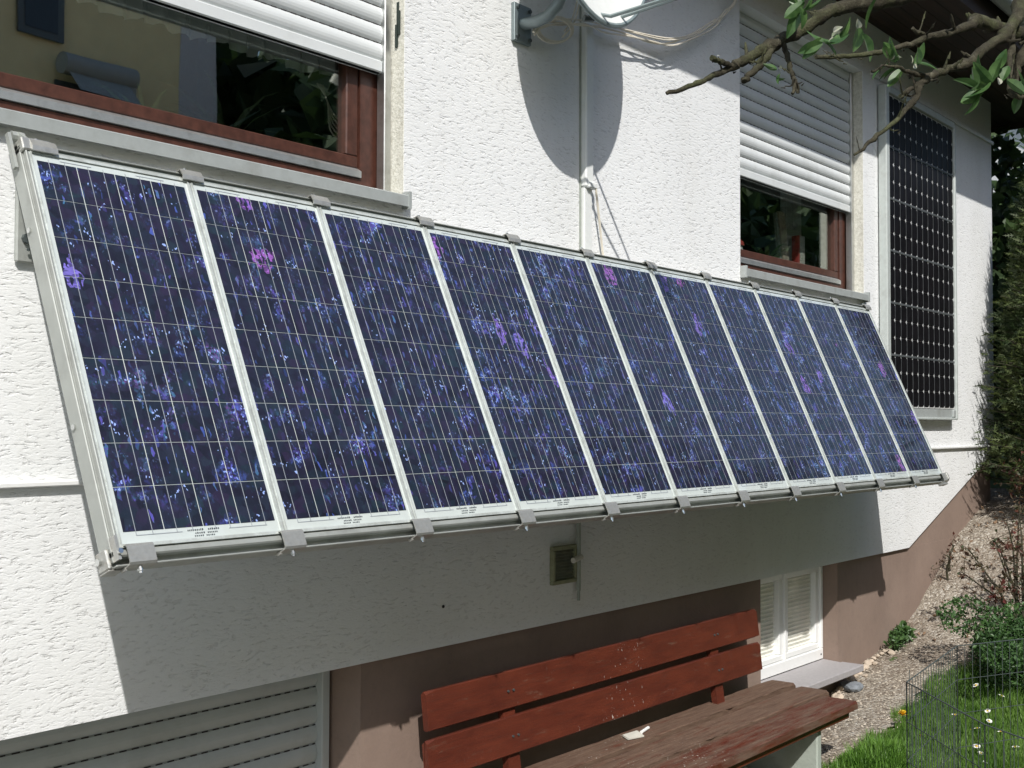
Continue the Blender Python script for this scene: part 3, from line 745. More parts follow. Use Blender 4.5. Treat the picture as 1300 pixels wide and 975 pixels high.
# white cables looping from the arm across to the eaves: points measured at the depth of the dish arm
def D(px, py, d):   # a helper that only turns survey measurements into coordinates
    a_ = (px-650)/1509.2; b_ = -(py-487.5)/1509.2
    r_ = rt2*a_+up2*b_+fw; return r_*d
cb = thing('antenna_cable', 'bundle of thin cream cables looping from the dish arm towards the eaves', 'cable', (4.9, 3.7, 2.1))
rc = random.Random(2)
def smoothpts(P, n=6):
    P = [Vector(p) for p in P]; out = []
    for i in range(len(P)-1):
        p0, p1, p2, p3 = P[max(i-1, 0)], P[i], P[i+1], P[min(i+2, len(P)-1)]
        for k in range(n):
            t_ = k/n; out.append(.5*((2*p1)+(p2-p0)*t_+(2*p0-5*p1+4*p2-p3)*t_*t_+(3*p1-p0-3*p2+p3)*t_**3))
    out.append(P[-1]); return out
base = [tuple(q_*1.017 for q_ in p_) for p_ in [(4.852, 3.8, 2.069), (4.919, 3.8, 2.125), (5.072, 3.8, 2.182), (5.275, 3.8, 2.224), (5.504, 3.8, 2.262), (5.745, 3.8, 2.294), (6.001, 3.8, 2.322), (6.198, 3.8, 2.358), (6.461, 3.8, 2.461), (6.71, 3.8, 2.602), (6.886, 3.8, 2.728), (7.026, 3.8, 2.862), (7.137, 3.8, 3.2)]]
for k in range(4):
    f = MB(); P = [Vector(p)+Vector((rc.gauss(0, .008), rc.gauss(0, .01), rc.gauss(0, .008)-.012*k)) for p in base]
    f.tube(smoothpts(P), .0052, 6); f.build('cable_strand', 'cable_white', cb, (4.9, 3.7, 2.1), smooth=True)
f = MB()
for k in range(3):
    a0 = rc.random(); pts = []
    for i in range(26):
        a = a0+i/25*2*math.pi*1.05; pts.append((5.09+.15*math.cos(a)+.012*k, 3.86-.03*math.sin(a), 2.13+.062*math.sin(a+.3)+.008*k))
    f.tube(pts, .0048, 6)
f.tube(smoothpts([(5.20, 3.87, 2.16), (5.26, 3.87, 2.23), (5.31, 3.87, 2.34), (5.36, 3.86, 2.5), (5.35, 3.8, 2.8)]), .0048, 6)
f.tube(smoothpts([(5.18, 3.87, 2.12), (5.28, 3.87, 2.22), (5.335, 3.87, 2.34), (5.38, 3.86, 2.5), (5.38, 3.8, 2.8)]), .0048, 6)
f.build('cable_coil', 'cable_white', cb, (4.9, 3.7, 2.1), smooth=True)

# ---------------------------------------------------------------- behind the left window
f = MB(); n_ = 150; x0, x1 = 1.5, 3.98; vs = []
for i in range(n_+1):
    x = x0+(x1-x0)*i/n_; y = 4.42+.028*math.sin(i*.95)+.012*math.sin(i*.37)
    zb = 1.70+.03*abs(math.sin(i*.16))+.004*math.sin(i*2.1); vs += [(x, y, zb), (x+.004, y, 2.6)]
f.add(vs, [(2*i, 2*i+2, 2*i+3, 2*i+1) for i in range(n_)])
t = NT('voile'); c_ = (.90, .90, .87); t.col(c_); t.set(Roughness=.9); tr = t.n('BsdfTransparent'); mx = t.n('MixShader'); mx.inputs[0].default_value = .85
t.l(tr.outputs[0], mx.inputs[1]); t.l(t.b.outputs[0], mx.inputs[2]); t.l(mx.outputs[0], t.out.inputs[0]); M['voile'] = t.m
tag(f.build('curtain', 'voile', None, (2.5, 4.42, 2.6), smooth=True), 'short pleated white net curtain hanging inside the left window', 'curtain')
f = MB()
for k in range(5):
    f.tube(smoothpts([(3.90-.01*k, 4.38, 1.66), (3.92, 4.37, 1.58), (3.99-.01*k, 4.36, 1.50-.02*k), (4.2, 4.36, 1.47-.02*k)], 5), .004, 5)
tag(f.build('string_bundle', 'cable_white', None, (3.9, 4.37, 1.5), smooth=True), 'pale cords hanging beside the net curtain in the left window', 'cord')
rng = np.random.default_rng(8)
def spiky(name, loc, n_, ln, label, mat='box_leaf', pot=True, wid=.02):
    o = thing(name, label, 'plant', loc)
    f = MB()
    for k in range(n_):
        a = rng.random()*2*math.pi; up_ = .6+.8*rng.random(); l_ = ln*(.7+.5*rng.random()); d = Vector((math.cos(a), math.sin(a), 0)); s_ = Vector((-d.y, d.x, 0))*wid*.5
        pts = [Vector(loc)+Vector((0, 0, .12))+d*(l_*q*.8)+Vector((0, 0, l_*(up_*q-.55*q*q*up_))) for q in (0, .35, .7, 1)]
        vs = []
        for q, p in zip((.7, 1, .7, .05), pts): vs += [p-s_*q, p+s_*q]
        f.add(vs, [(0, 1, 3, 2), (2, 3, 5, 4), (4, 5, 7, 6)])
    f.build('leaves', mat, o, loc)
    if pot:
        f = MB(); f.tube([(loc[0], loc[1], loc[2]), (loc[0], loc[1], loc[2]+.13)], [.06, .085], 14); f.build('pot', 'terracotta', o, loc, smooth=True)
    return o
spiky('potted_plant', (3.38, 4.45, 1.15), 26, .42, 'green spiky pot plant standing on the sill inside the left window', 'tree_leaf')
spiky('potted_plant', (2.95, 4.45, 1.10), 16, .30, 'small green pot plant behind the sunlit reflection in the left window', 'apple_leaf')
# behind the right window
o_ = (8.9, 4.4, 1.2)
f = MB(); f.prism([(8.86, 1.20), (8.97, 1.20), (8.86, 1.72), (8.75, 1.72)], 1, 4.36, 4.38)
pf = thing('picture_frame', 'pale speckled board leaning inside the right window', 'board', (8.9, 4.37, 1.2))
f.build('board', 'stone_tan', pf, (8.9, 4.37, 1.2)); f = MB().prism([(8.80, 1.20), (8.84, 1.20), (8.73, 1.70), (8.70, 1.70)], 1, 4.362, 4.385); f.build('edge_strip', 'pipe_green', pf, (8.9, 4.37, 1.2))
bk = thing('book', 'red upright book beside the frame inside the right window', 'book', (9.12, 4.37, 1.2))
MB().cbox((9.06, 4.33, 1.20), (9.16, 4.40, 1.56), .006).build('cover', 'red_book', bk, (9.12, 4.37, 1.2)); MB().box((9.068, 4.324, 1.206), (9.152, 4.329, 1.556)).build('pages', 'paper', bk, (9.12, 4.37, 1.2))
cu = MB(); vs = []
for i in range(30): vs += [(9.0+i*.012, 4.46+.015*math.sin(i*1.7), 1.15), (9.0+i*.012, 4.46+.015*math.sin(i*1.7), 2.2)]
cu.add(vs, [(2*i, 2*i+2, 2*i+3, 2*i+1) for i in range(29)]); tag(cu.build('curtain', 'curtain_cloth', None, (9.1, 4.46, 1.2), smooth=True), 'grey side curtain hanging at the right edge of the right window', 'curtain')
spiky('potted_plant', (8.62, 4.40, 1.16), 22, .22, 'low green pot plant left of the leaning board in the right window', 'apple_leaf', wid=.04)
fg = thing('figurine', 'small red and white figurine on the sill inside the right window', 'ornament', (8.02, 4.32, 1.2))
f = MB(); f.tube([(8.02, 4.32, 1.26), (8.02, 4.32, 1.31), (8.02, 4.32, 1.36)], [.022, .03, .015], 10); f.build('body', 'petal', fg, (8.02, 4.32, 1.2), smooth=True)
f = MB(); f.tube([(8.02, 4.32, 1.35), (8.02, 4.32, 1.375), (8.02, 4.32, 1.40)], [.038, .034, .006], 10); f.build('cap', 'red_book', fg, (8.02, 4.32, 1.2), smooth=True)
# inner shelf so these stand on something
MB().box((-.5, 4.27, 1.05), (4.6, 4.7, 1.10)).box((7.2, 4.27, 1.10), (9.9, 4.6, 1.15)).build('inner_sill', 'white_paint', house)

# ---------------------------------------------------------------- garden bench
bo = (5.4, 3.3, -2.28)
bench = thing('garden_bench', 'long worn red wooden garden bench standing in front of the brown plinth', 'bench', bo)
rb = random.Random(6)
BK = 1.045
def plank(name, x0, x1, y0, y1, z0, z1, mat, tilt=0, rag=.006, n_=60, endround=.0):
    x0, x1, y0, y1, z0, z1 = [q_*BK for q_ in (x0, x1, y0, y1, z0, z1)]
    """plank with worn, slightly ragged long edges"""
    f = MB(); vs = []; rag_ = [[rb.gauss(0, rag) for _ in range(n_+1)] for _ in range(4)]
    for r_ in rag_:
        for i in range(1, n_): r_[i] = .55*r_[i-1]+.5*r_[i]
    c = .0045
    for i in range(n_+1):
        x = x0+(x1-x0)*i/n_; e = .012 if i in (0, n_) else 0
        ring = [(y0+c+e, z0), (y1-c-e, z0), (y1, z0+c), (y1, z1-c-e+rag_[0][i]*.4), (y1-c-e+rag_[2][i], z1), (y0+c+e+rag_[1][i], z1+rag_[3][i]*.25), (y0+abs(rag_[1][i])*.6, z1-c-e), (y0, z0+c)]
        for (yy, zz) in ring:
            q = (yy-(y0+y1)/2, zz-(z0+z1)/2)
            vs.append((x, (y0+y1)/2+q[0]*math.cos(tilt)+q[1]*math.sin(tilt), (z0+z1)/2-q[0]*math.sin(tilt)+q[1]*math.cos(tilt)))
    f.add(vs, [(i*8+k, i*8+(k+1) % 8, (i+1)*8+(k+1) % 8, (i+1)*8+k) for i in range(n_) for k in range(8)]+[tuple(range(8))[::-1], tuple(range(n_*8, n_*8+8))])
    return f.build(name, mat, bench, bo)
plank('backrest_board', 3.905, 7.03, 3.662, 3.694, -1.375, -1.20, 'bench_red', tilt=.12, rag=.004)
plank('backrest_board', 3.88, 7.01, 3.630, 3.662, -1.585, -1.408, 'bench_red', tilt=.12, rag=.003)
sp1 = plank('seat_plank', 3.75, 7.28, 3.52, 3.70, -1.745, -1.70, 'bench_worn', rag=.005)
plank('seat_plank', 3.75, 7.25, 3.272, 3.478, -1.752, -1.707, 'bench_worn', rag=.006)
plank('seat_plank', 3.72, 7.06, 3.00, 3.228, -1.750, -1.700, 'bench_front', rag=.004)
def scaled(f_): f_.v = [tuple(c_*BK for c_ in p_) for p_ in f_.v]; return f_
for x_ in (4.49, 6.48):
    scaled(MB().prism([(3.61, -1.80), (3.65, -1.80), (3.725, -1.22), (3.697, -1.21)], 0, x_-.045, x_+.045)).build('back_post', 'bench_red', bench, bo)
    for zz_, yy in ((-1.29, 3.655), (-1.50, 3.624)):
        for dx in (-.02, .02): scaled(MB().tube([(x_+dx, yy+.006, zz_), (x_+dx, yy-.001, zz_)], .006, 8)).build('bolt', 'dark_steel', bench, bo, smooth=True)
scaled(MB().cbox((3.9, 3.03, -1.797), (7.0, 3.09, -1.7505), .006)).build('seat_rail', 'bench_red', bench, bo)
for x_ in (4.3, 6.66):
    scaled(MB().cbox((x_-.03, 3.07, -2.32), (x_+.03, 3.58, -1.799), .008)).build('leg', 'leg_concrete', bench, bo)
    scaled(MB().cbox((x_-.12, 3.50, -2.32), (x_-.085, 3.54, -1.76), .004)).build('leg_brace', 'leg_concrete', bench, bo)
ps = thing('paper_scrap', 'folded scrap of pale paper with a small white tube on the bench seat', 'paper', (5.716, 3.762, -1.766))
f = MB(); f.add([(5.39, 3.58, -1.696), (5.50, 3.55, -1.696), (5.54, 3.62, -1.694), (5.43, 3.645, -1.693), (5.394, 3.578, -1.689), (5.502, 3.549, -1.690), (5.538, 3.62, -1.680), (5.43, 3.643, -1.686)], [(0, 3, 2, 1), (4, 5, 6, 7), (0, 1, 5, 4), (1, 2, 6, 5), (2, 3, 7, 6), (3, 0, 4, 7)]); scaled(f).build('folded_sheet', 'paper', ps, (5.716, 3.762, -1.766))
scaled(MB().tube([(5.55, 3.60, -1.690), (5.66, 3.625, -1.690)], .009, 10)).build('tube', 'petal', ps, (5.716, 3.762, -1.766), smooth=True)

# ---------------------------------------------------------------- stones along the plinth foot
def rock(seed, r, flat=.6):
    q = np.random.default_rng(seed); f = MB(); ph = (1+5**.5)/2
    import bmesh
    bm = bmesh.new(); bmesh.ops.create_icosphere(bm, subdivisions=2, radius=1)
    dirs = q.normal(size=(10, 3)); dirs /= np.linalg.norm(dirs, axis=1)[:, None]; lim = .62+.3*q.random(10)
    vs = []
    for v_ in bm.verts:
        p = np.array(v_.co)
        for d, l_ in zip(dirs, lim):
            k_ = p@d
            if k_ > l_: p = p-d*(k_-l_)
        vs.append((p[0]*r, p[1]*r*.8, p[2]*r*flat))
    f.add(vs, [tuple(v_.index for v_ in fc.verts) for fc in bm.faces]); bm.free(); return f
protos = []
for k in range(5):
    o = rock(k+20, .034).build('edging_stone', 'stone_tan', None, (0, 0, 0)); protos.append(o)
rs = random.Random(11)
xsn = [8.75, 8.82, 8.9, 8.97, 9.05, 9.1, 9.17, 9.24, 9.31, 9.36, 9.44, 9.5, 9.57, 9.63, 9.7, 9.78, 9.84, 9.9, 8.4, 8.52, 8.63, 8.72, 8.93, 9.2, 9.46, 9.75]
for i, x in enumerate(xsn):
    o = protos[i] if i < 5 else protos[i % 5].copy()
    if i >= 5: COL.objects.link(o)
    y = 3.93-(.055 if i > 17 else 0)-rs.random()*.03
    o.location = W((x, y, gz(x, y)+.035)); o.rotation_euler = (rs.uniform(-.3, .3), rs.uniform(-.3, .3), rs.uniform(0, 6)); k = rs.uniform(.7, 1.35); o.scale = (k, k, k)
    tag(o, 'small tan stone in the row along the foot of the brown plinth', 'stone', 'tan stones along the foot of the plinth')
o = rock(77, .12, .42).build('rock', 'rock_grey', None, (0, 0, 0)); o.location = W((8.95, 3.86, gz(8.95, 3.86)+.04)); tag(o, 'dark grey angular rock just right of the basement window sill', 'rock')

# pebbles strewn over the path
rng = np.random.default_rng(5); f = MB()
for k in range(5200):
    x = rng.uniform(6.8, 13.2); a_ = yl(x); y = rng.uniform(a_-.05, 3.97); r_ = .004+.011*rng.random()**2
    z = gz(x, y)+.022+r_*.2; a = rng.random(4)*2*math.pi
    p = [(x+r_*math.cos(a[0]), y+r_*math.sin(a[0]), z), (x+r_*math.cos(a[0]+2.1), y+r_*math.sin(a[0]+2.1), z), (x+r_*math.cos(a[0]+4.2), y+r_*math.sin(a[0]+4.2), z), (x, y, z+r_*.7), (x+r_*.5*math.cos(a[1]), y+r_*.5*math.sin(a[1]), z+r_*.6)]
    f.add(p, [(0, 1, 3), (1, 2, 4), (2, 0, 3), (1, 4, 3), (2, 3, 4)])
tag(f.build('gravel', 'pebble', None, (9, 3.6, -2)), 'loose pale gravel scattered over the garden path', 'gravel', kind='stuff')
f = MB(); cs = []
for k in range(500):
    x = rng.uniform(10.2, 13); y = rng.uniform(2.4, 3.95); cs.append((x, y, gz(x, y)+.03))
leafs(f, cs, .045, rng); tag(f.build('leaf_litter', 'dry_leaf', None, (11, 3.3, -1.5)), 'dry brown leaves lying on the path under the shrubs', 'leaf litter', kind='stuff')

# ---------------------------------------------------------------- grass
def blades(f, n_, xr, yf, hgt, seed, lean=.5, wd=.006):
    q = np.random.default_rng(seed); k = 0
    while k < n_:
        x = q.uniform(*xr); lo, hi = yf(x)
        if hi <= lo: k += 1; continue
        y = q.uniform(lo, hi); k += 1
        h_ = hgt*(.45+q.random()*.9)*(.6+.8*(math.sin(x*5.1+y*3)*math.sin(y*6.3-x*2)*.5+.5)); a = q.random()*6.28; l_ = lean*h_*q.random(); b_ = q.random()*6.28
        z = gz(x, y)-.005; dx, dy = math.cos(a)*wd*.5, math.sin(a)*wd*.5; lx, ly = math.cos(b_)*l_, math.sin(b_)*l_
        f.add([(x-dx, y-dy, z), (x+dx, y+dy, z), (x+lx*.4+dx*.8, y+ly*.4+dy*.8, z+h_*.6), (x+lx*.4-dx*.8, y+ly*.4-dy*.8, z+h_*.6), (x+lx, y+ly, z+h_*.95)], [(0, 1, 2, 3), (3, 2, 4)])
f = MB()
blades(f, 42000, (6.2, 11), lambda x: (max(.9, x/4.1), yl(x)+.02+.05*math.sin(x*9)), .085, 1)
tag(f.build('grass', 'grass_blade', None, (8, 2.5, -2.2), conv=False), 'short green lawn grass right of the gravel path', 'grass', kind='stuff')
f = MB(); q = np.random.default_rng(9)
for k in range(5200):
    a = q.random()*6.28; r_ = .36*q.random()**.5; x = 7.32+r_*math.cos(a)*1.2; y = 2.98+r_*math.sin(a)*.75; h_ = .24*(1-(r_/.36)**2*.75)*(.5+.6*q.random())
    z = gz(x, y); b_ = q.random()*6.28; l_ = h_*.6*q.random(); w_ = .005; c1, s1 = math.cos(b_), math.sin(b_)
    f.add([(x-s1*w_, y+c1*w_, z), (x+s1*w_, y-c1*w_, z), (x+c1*l_*.4+s1*w_*.8, y+s1*l_*.4-c1*w_*.8, z+h_*.6), (x+c1*l_*.4-s1*w_*.8, y+s1*l_*.4+c1*w_*.8, z+h_*.6), (x+c1*l_, y+s1*l_, z+h_*.92)], [(0, 1, 2, 3), (3, 2, 4)])
tag(f.build('grass_tuft', 'bright_grass', None, (7.32, 2.98, -2.2), conv=False), 'tall bright green tuft of grass between the bench end and the wire pen', 'grass tuft')

# weeds by the plinth, dandelion, daisies
def weed(loc, n_, size, label, name='weed', mat='apple_leaf', spread=.12):
    o = thing(name, label, 'weed', loc); f = MB(); q = np.random.default_rng(int(loc[0]*100)); f2 = MB()
    for k in range(n_):
        a = q.random()*6.28; b_ = q.random(); tip = Vector(loc)+Vector((math.cos(a)*spread*b_, math.sin(a)*spread*b_*.7, .05+.13*(1-b_*.6)*q.random()**.5))
        leafs(f, [tip+Vector(q.normal(size=3))*.01 for _ in range(4)], size, q, asp=.55, up=.3); f2.tube([loc, (Vector(loc)+tip)/2+Vector((0, 0, .02)), tip], .003, 4)
    f.build('leaves', mat, o, loc); f2.build('stems', 'box_leaf', o, loc); return o
weed((10.05, 3.87, gz(10.05, 3.87)), 55, .055, 'leafy green weed growing where the path meets the plinth')
weed((9.85, 3.84, gz(9.85, 3.84)), 26, .045, 'small low weed with tan stones beside it at the plinth foot')
dl = (8.25, 3.18, gz(8.25, 3.18)); dn_ = thing('dandelion', 'single yellow dandelion at the edge of the lawn left of the wire pen', 'flower', dl)
MB().tube([dl, (dl[0], dl[1], dl[2]+.12)], .004, 5).build('stem', 'bright_grass', dn_, dl)
f = MB(); q = np.random.default_rng(2)
for k in range(60):
    a = q.random()*6.28; e = q.random()*1.2; d = Vector((math.cos(a)*math.cos(e), math.sin(a)*math.cos(e), math.sin(e))); c = Vector(dl)+Vector((0, 0, .12)); s_ = Vector((-math.sin(a), math.cos(a), 0))*.005
    f.add([c-s_, c+s_, c+d*.034+s_, c+d*.034-s_], [(0, 1, 2, 3)])
f.build('petals', 'yellow_petal', dn_, dl)
dz = None; q = np.random.default_rng(14)
spots = []
while len(spots) < 26:
    x = q.uniform(6.9, 9.3); y = q.uniform(1.9, 3.1)
    if y < yl(x)-.1 and 1.8 < x/y < 3.75: spots.append((x, y))
for x, y in spots:
    zz = gz(x, y)
    if dz is None:
        dz = thing('daisy', 'small white daisy in the grass behind the wire pen', 'flower', (x, y, zz), 'white daisies in the lawn')
        MB().tube([(x, y, zz), (x, y, zz+.085)], .003, 4).build('stem', 'bright_grass', dz, (x, y, zz))
        f = MB()
        for k in range(12):
            a = k/12*6.283; c1, s1 = math.cos(a), math.sin(a)
            f.add([(x, y, zz+.086), (x+.020*c1-.006*s1, y+.020*s1+.006*c1, zz+.092), (x+.026*c1, y+.026*s1, zz+.090), (x+.020*c1+.006*s1, y+.020*s1-.006*c1, zz+.092)], [(0, 1, 2, 3)])
        f.build('petals', 'petal', dz, (x, y, zz)); MB().tube([(x, y, zz+.084), (x, y, zz+.094)], .008, 8).build('centre', 'yellow_petal', dz, (x, y, zz))
    else:
        c = copy_tree(dz); c.location = W((x, y, zz+q.uniform(-.03, .01))); c.rotation_euler = (q.uniform(-.5, .5), q.uniform(-.5, .5), q.uniform(0, 6)); k = q.uniform(.6, 1.1); c.scale = (k, k, k)

# ---------------------------------------------------------------- wire pen
pen = thing('wire_pen', 'low dark wire mesh pet pen standing on the lawn', 'wire pen', (5.724, 2.186, -2.2))
corners = [(4.75, 1.05), (5.127, 1.628), (5.724, 2.186), (6.84, 2.32), (7.32, 2.095), (7.75, 1.30), (6.9, .6)]
for (p, q_) in zip(corners[:-1], corners[1:]):
    f = MB(); p = Vector((*p, 0)); q_ = Vector((*q_, 0)); L_ = (q_-p).length; zt = -1.25; d = (q_-p)/L_
    n_ = max(4, int(L_/.055)); r_ = .0017
    for k in range(n_+1):
        c = p+(q_-p)*k/n_; end = k in (0, n_)
        f.tube([(c.x, c.y, gz(c.x, c.y)-.01), (c.x, c.y, zt+(.05 if k == 1 and p.x > 5.3 and p.x < 6 else 0))], .0034 if end else r_, 5)
    for j, zz in enumerate((zt, zt-.19, zt-.38, zt-.57, zt-.76)):
        f.tube([(p.x, p.y, zz), (q_.x, q_.y, zz)], .0032 if j == 0 else .0021, 5)
    f.build('wire_panel', 'wire', pen, (5.724, 2.186, -2.2))

# ---------------------------------------------------------------- shrubs
def bush(name, c, rad, n_, size, mat, label, cat, seed, gaps=.5, stem=True):
    o = thing(name, label, cat, (c[0], c[1], gz(c[0], c[1]))); q = np.random.default_rng(seed); f = MB(); cs = []
    lobes = [(q.normal(size=3)*.55, .35+.35*q.random()) for _ in range(26)]
    k = 0
    while k < n_:
        L_, r_ = lobes[q.integers(26)]; d = q.normal(size=3); d /= np.linalg.norm(d); p = L_*np.array([1, 1, .7])+d*r_*(.75+.25*q.random())
        if p[2] < -.9: p[2] = -.9
        cs.append((c[0]+p[0]*rad[0]*.75, c[1]+p[1]*rad[1]*.75, c[2]+p[2]*rad[2]*.85)); k += 1
    leafs(f, cs, size, q, asp=.6); f.build('foliage', mat, o, (c[0], c[1], gz(c[0], c[1])), conv=False)
    if stem:
        f = MB(); b_ = Vector((c[0], c[1], gz(c[0], c[1])-.02))
        for L_, r_ in lobes[:14]: f.tube([b_, b_*.5+Vector((c[0]+L_[0]*rad[0]*.5, c[1]+L_[1]*rad[1]*.5, c[2]))*.5, (c[0]+L_[0]*rad[0]*.7, c[1]+L_[1]*rad[1]*.7, c[2]+L_[2]*rad[2]*.6)], [.02, .014, .006], 5)
        f.build('stems', 'bark', o, (c[0], c[1], gz(c[0], c[1])))
    return o
bush('boxwood_bush', (9.72, 2.78, -1.75), (.78, .58, .36), 15000, .036, 'box_leaf', 'rounded dark green boxwood bush beside the gravel path behind the wire pen', 'bush', 31)

def cane_shrub(name, base, tips, mat, label, seed, leafn=9, size=.06):
    o = thing(name, label, 'shrub', base); q = np.random.default_rng(seed); f = MB(); g_ = MB()
    for tp in tips:
        b_ = Vector(base)+Vector((q.normal()*.05, q.normal()*.05, 0)); tp = Vector(tp); m1 = b_.lerp(tp, .35)+Vector((0, 0, .06)); m2 = b_.lerp(tp, .7)+Vector((q.normal()*.03, q.normal()*.03, .05))
        pts = smoothpts([b_, m1, m2, tp], 4); f.tube(pts, [float(r) for r in np.linspace(.013, .004, len(pts))], 6)
        for k in range(leafn):
            u = .35+.65*q.random(); p = pts[int(u*(len(pts)-1))]; off = Vector(q.normal(size=3))*.055
            f.tube([p, p+off], .0025, 4); leafs(g_, [p+off+Vector(q.normal(size=3))*.02 for _ in range(4)], size, q, asp=.55)
    f.build('stems', 'bark', o, base); g_.build('leaves', mat, o, base); return o
gx = lambda x, y: gz(x, y)
b0 = (10.55, 3.02, gx(10.55, 3.02))
tips = [(10.2, 3.35, -1.05), (10.35, 3.2, -.95), (10.55, 3.15, -.82), (10.75, 3.1, -.80), (10.05, 3.2, -1.25), (10.9, 2.9, -.9), (10.4, 3.0, -1.0), (10.75, 3.3, -1.05), (10.95, 3.15, -.7), (10.3, 3.45, -1.25)]
cane_shrub('rose_shrub', b0, tips, 'rose_leaf', 'red-leaved rose bush with bare canes leaning over the gravel path', 41, 11, .05)
b1 = (12.2, 3.15, gx(12.2, 3.15))
tips = [(11.9+.13*i, 3.15+.3*math.sin(i*1.9), -.32+.22*math.cos(i*2.3)) for i in range(9)]+[(12.35, 3.7, -.5), (12.0, 3.55, -.55), (12.1, 3.6, -.3)]
cane_shrub('leafy_shrub', b1, tips, 'rose_leaf', 'tangled reddish shrub at the corner of the house below the conifer', 43, 26, .06)
b2 = (12.05, 3.88, gx(12.05, 3.88)); 
for (bx, lab) in ((11.05, 'thin dark weed stalk standing against the plinth, left one of the lower pair'), (11.22, 'thin dark weed stalk standing against the plinth, right one of the lower pair')):
    bb = (bx, 3.85, gx(bx, 3.85)); cane_shrub('weed_stalk', bb, [(bx-.06, 3.84, bb[2]+.30)], 'rose_leaf', lab, int(bx*50), 7, .03)

def conifer(name, c, rad, zb, zt, n_, mat, label, seed, droop=.4, trunk=.07, sprays=6):
    b_ = (c[0], c[1], gz(c[0], c[1])); o = thing(name, label, 'tree', b_); q = np.random.default_rng(seed); f = MB(); g_ = MB()
    g_.tube([(c[0], c[1], b_[2]-.05), (c[0]+.03, c[1], (zb+zt)/2), (c[0], c[1], zt)], [trunk, trunk*.6, .01], 8)
    for k in range(n_):
        u = q.random()**.8; z = zb+(zt-zb)*u; a = q.random()*6.283; rr = rad*(1-u*.75)*(.55+.5*q.random())
        d = Vector((math.cos(a), math.sin(a), 0)); e = Vector((c[0], c[1], z))+d*rr+Vector((0, 0, .18*rr-droop*rr*.5*q.random()))
        s_ = Vector((c[0], c[1], z-.1)); 
        if k % 3 == 0: g_.tube([s_, s_.lerp(e, .6), e], [.012, .007, .003], 4)
        for j in range(sprays):
            w_ = .45+.55*j/sprays; p = s_.lerp(e, w_)+Vector(q.normal(size=3))*.03
            dd = (d+Vector(q.normal(size=3))*.55+Vector((0, 0, .25))).normalized(); sd = dd.cross(Vector(q.normal(size=3))).normalized(); L_ = .10*(.6+.8*q.random())
            # a spray: thin central sliver plus side slivers
            f.add([p, p+dd*L_*.5+sd*.007, p+dd*L_, p+dd*L_*.5-sd*.007], [(0, 1, 2, 3)])
            for t_ in (-1, 1):
                for v_ in (.15, .4, .65):
                    b2_ = p+dd*L_*v_; e2 = b2_+(dd*.6+sd*t_*.8)*L_*.38*(1.1-v_); n2 = dd*.006
                    f.add([b2_-n2, b2_+n2, e2], [(0, 1, 2)])
    f.build('foliage', mat, o, b_, conv=False); g_.build('trunk', 'bark', o, b_); return o
conifer('conifer', (12.58, 3.25), .98, -.6, 2.5, 1700, 'conifer_leaf', 'yellow-green conifer growing at the right corner of the house', 51, sprays=10)

# dense dark hedge beyond the corner
def crown(o, cen, rad, n_, size, mat, seed, base):
    q = np.random.default_rng(seed); f = MB(); cs = []
    lob = [(q.normal(size=3)*.42, .3+.3*q.random()) for _ in range(40)]
    for k in range(n_):
        L_, r_ = lob[q.integers(40)]; d = q.normal(size=3); d /= np.linalg.norm(d); p = L_+d*r_*(.6+.4*q.random()**.5)
        cs.append((cen[0]+p[0]*rad[0], cen[1]+p[1]*rad[1], cen[2]+p[2]*rad[2]))
    leafs(f, cs, size, q, asp=.7); return f.build('crown', mat, o, base, conv=False)
def tree(loc, h_, r_, n_, size, label, seed, name='garden_tree', group=None, mat='tree_leaf', base0=None, low=.25):
    zb = gz(loc[0], loc[1]); b_ = (loc[0], loc[1], zb); o = thing(name, label, 'tree', b_, group)
    f = MB(); f.tube([(loc[0], loc[1], zb-.1), (loc[0]+.05, loc[1], zb+h_*.35), (loc[0]-.04, loc[1]+.05, zb+h_*.8)], [h_*.035, h_*.025, h_*.008], 8)
    q = random.Random(seed)
    for k in range(7):
        a = q.random()*6.28; z = zb+h_*(.3+.06*k); f.tube([(loc[0], loc[1], z), (loc[0]+math.cos(a)*r_*.35, loc[1]+math.sin(a)*r_*.35, z+h_*.1), (loc[0]+math.cos(a)*r_*.7, loc[1]+math.sin(a)*r_*.7, z+h_*.17)], [h_*.012, h_*.008, h_*.003], 5)
    f.build('trunk', 'bark', o, b_); crown(o, (loc[0], loc[1], zb+h_*(.5+low*.3)), (r_, r_, h_*.5), n_, size, mat, seed, b_); return o
hl = ['dark leafy tree right behind the corner of the house, nearest of the row', 'dark leafy tree second behind the corner of the house', 'dark leafy tree third behind the corner of the house', 'dark leafy tree at the far end of the row behind the house corner']
for i, (x, y, h_, r_) in enumerate([(14.3, 3.9, 3.3, .95), (15.3, 3.3, 3.2, 1.2), (15.2, 4.9, 4.3, 1.3), (17.4, 4.4, 3.9, 1.6)]):
    tree((x, y), h_, r_, 5200, .17, hl[i], 60+i, 'hedge_tree', 'dark trees behind the house corner', low=-.1)

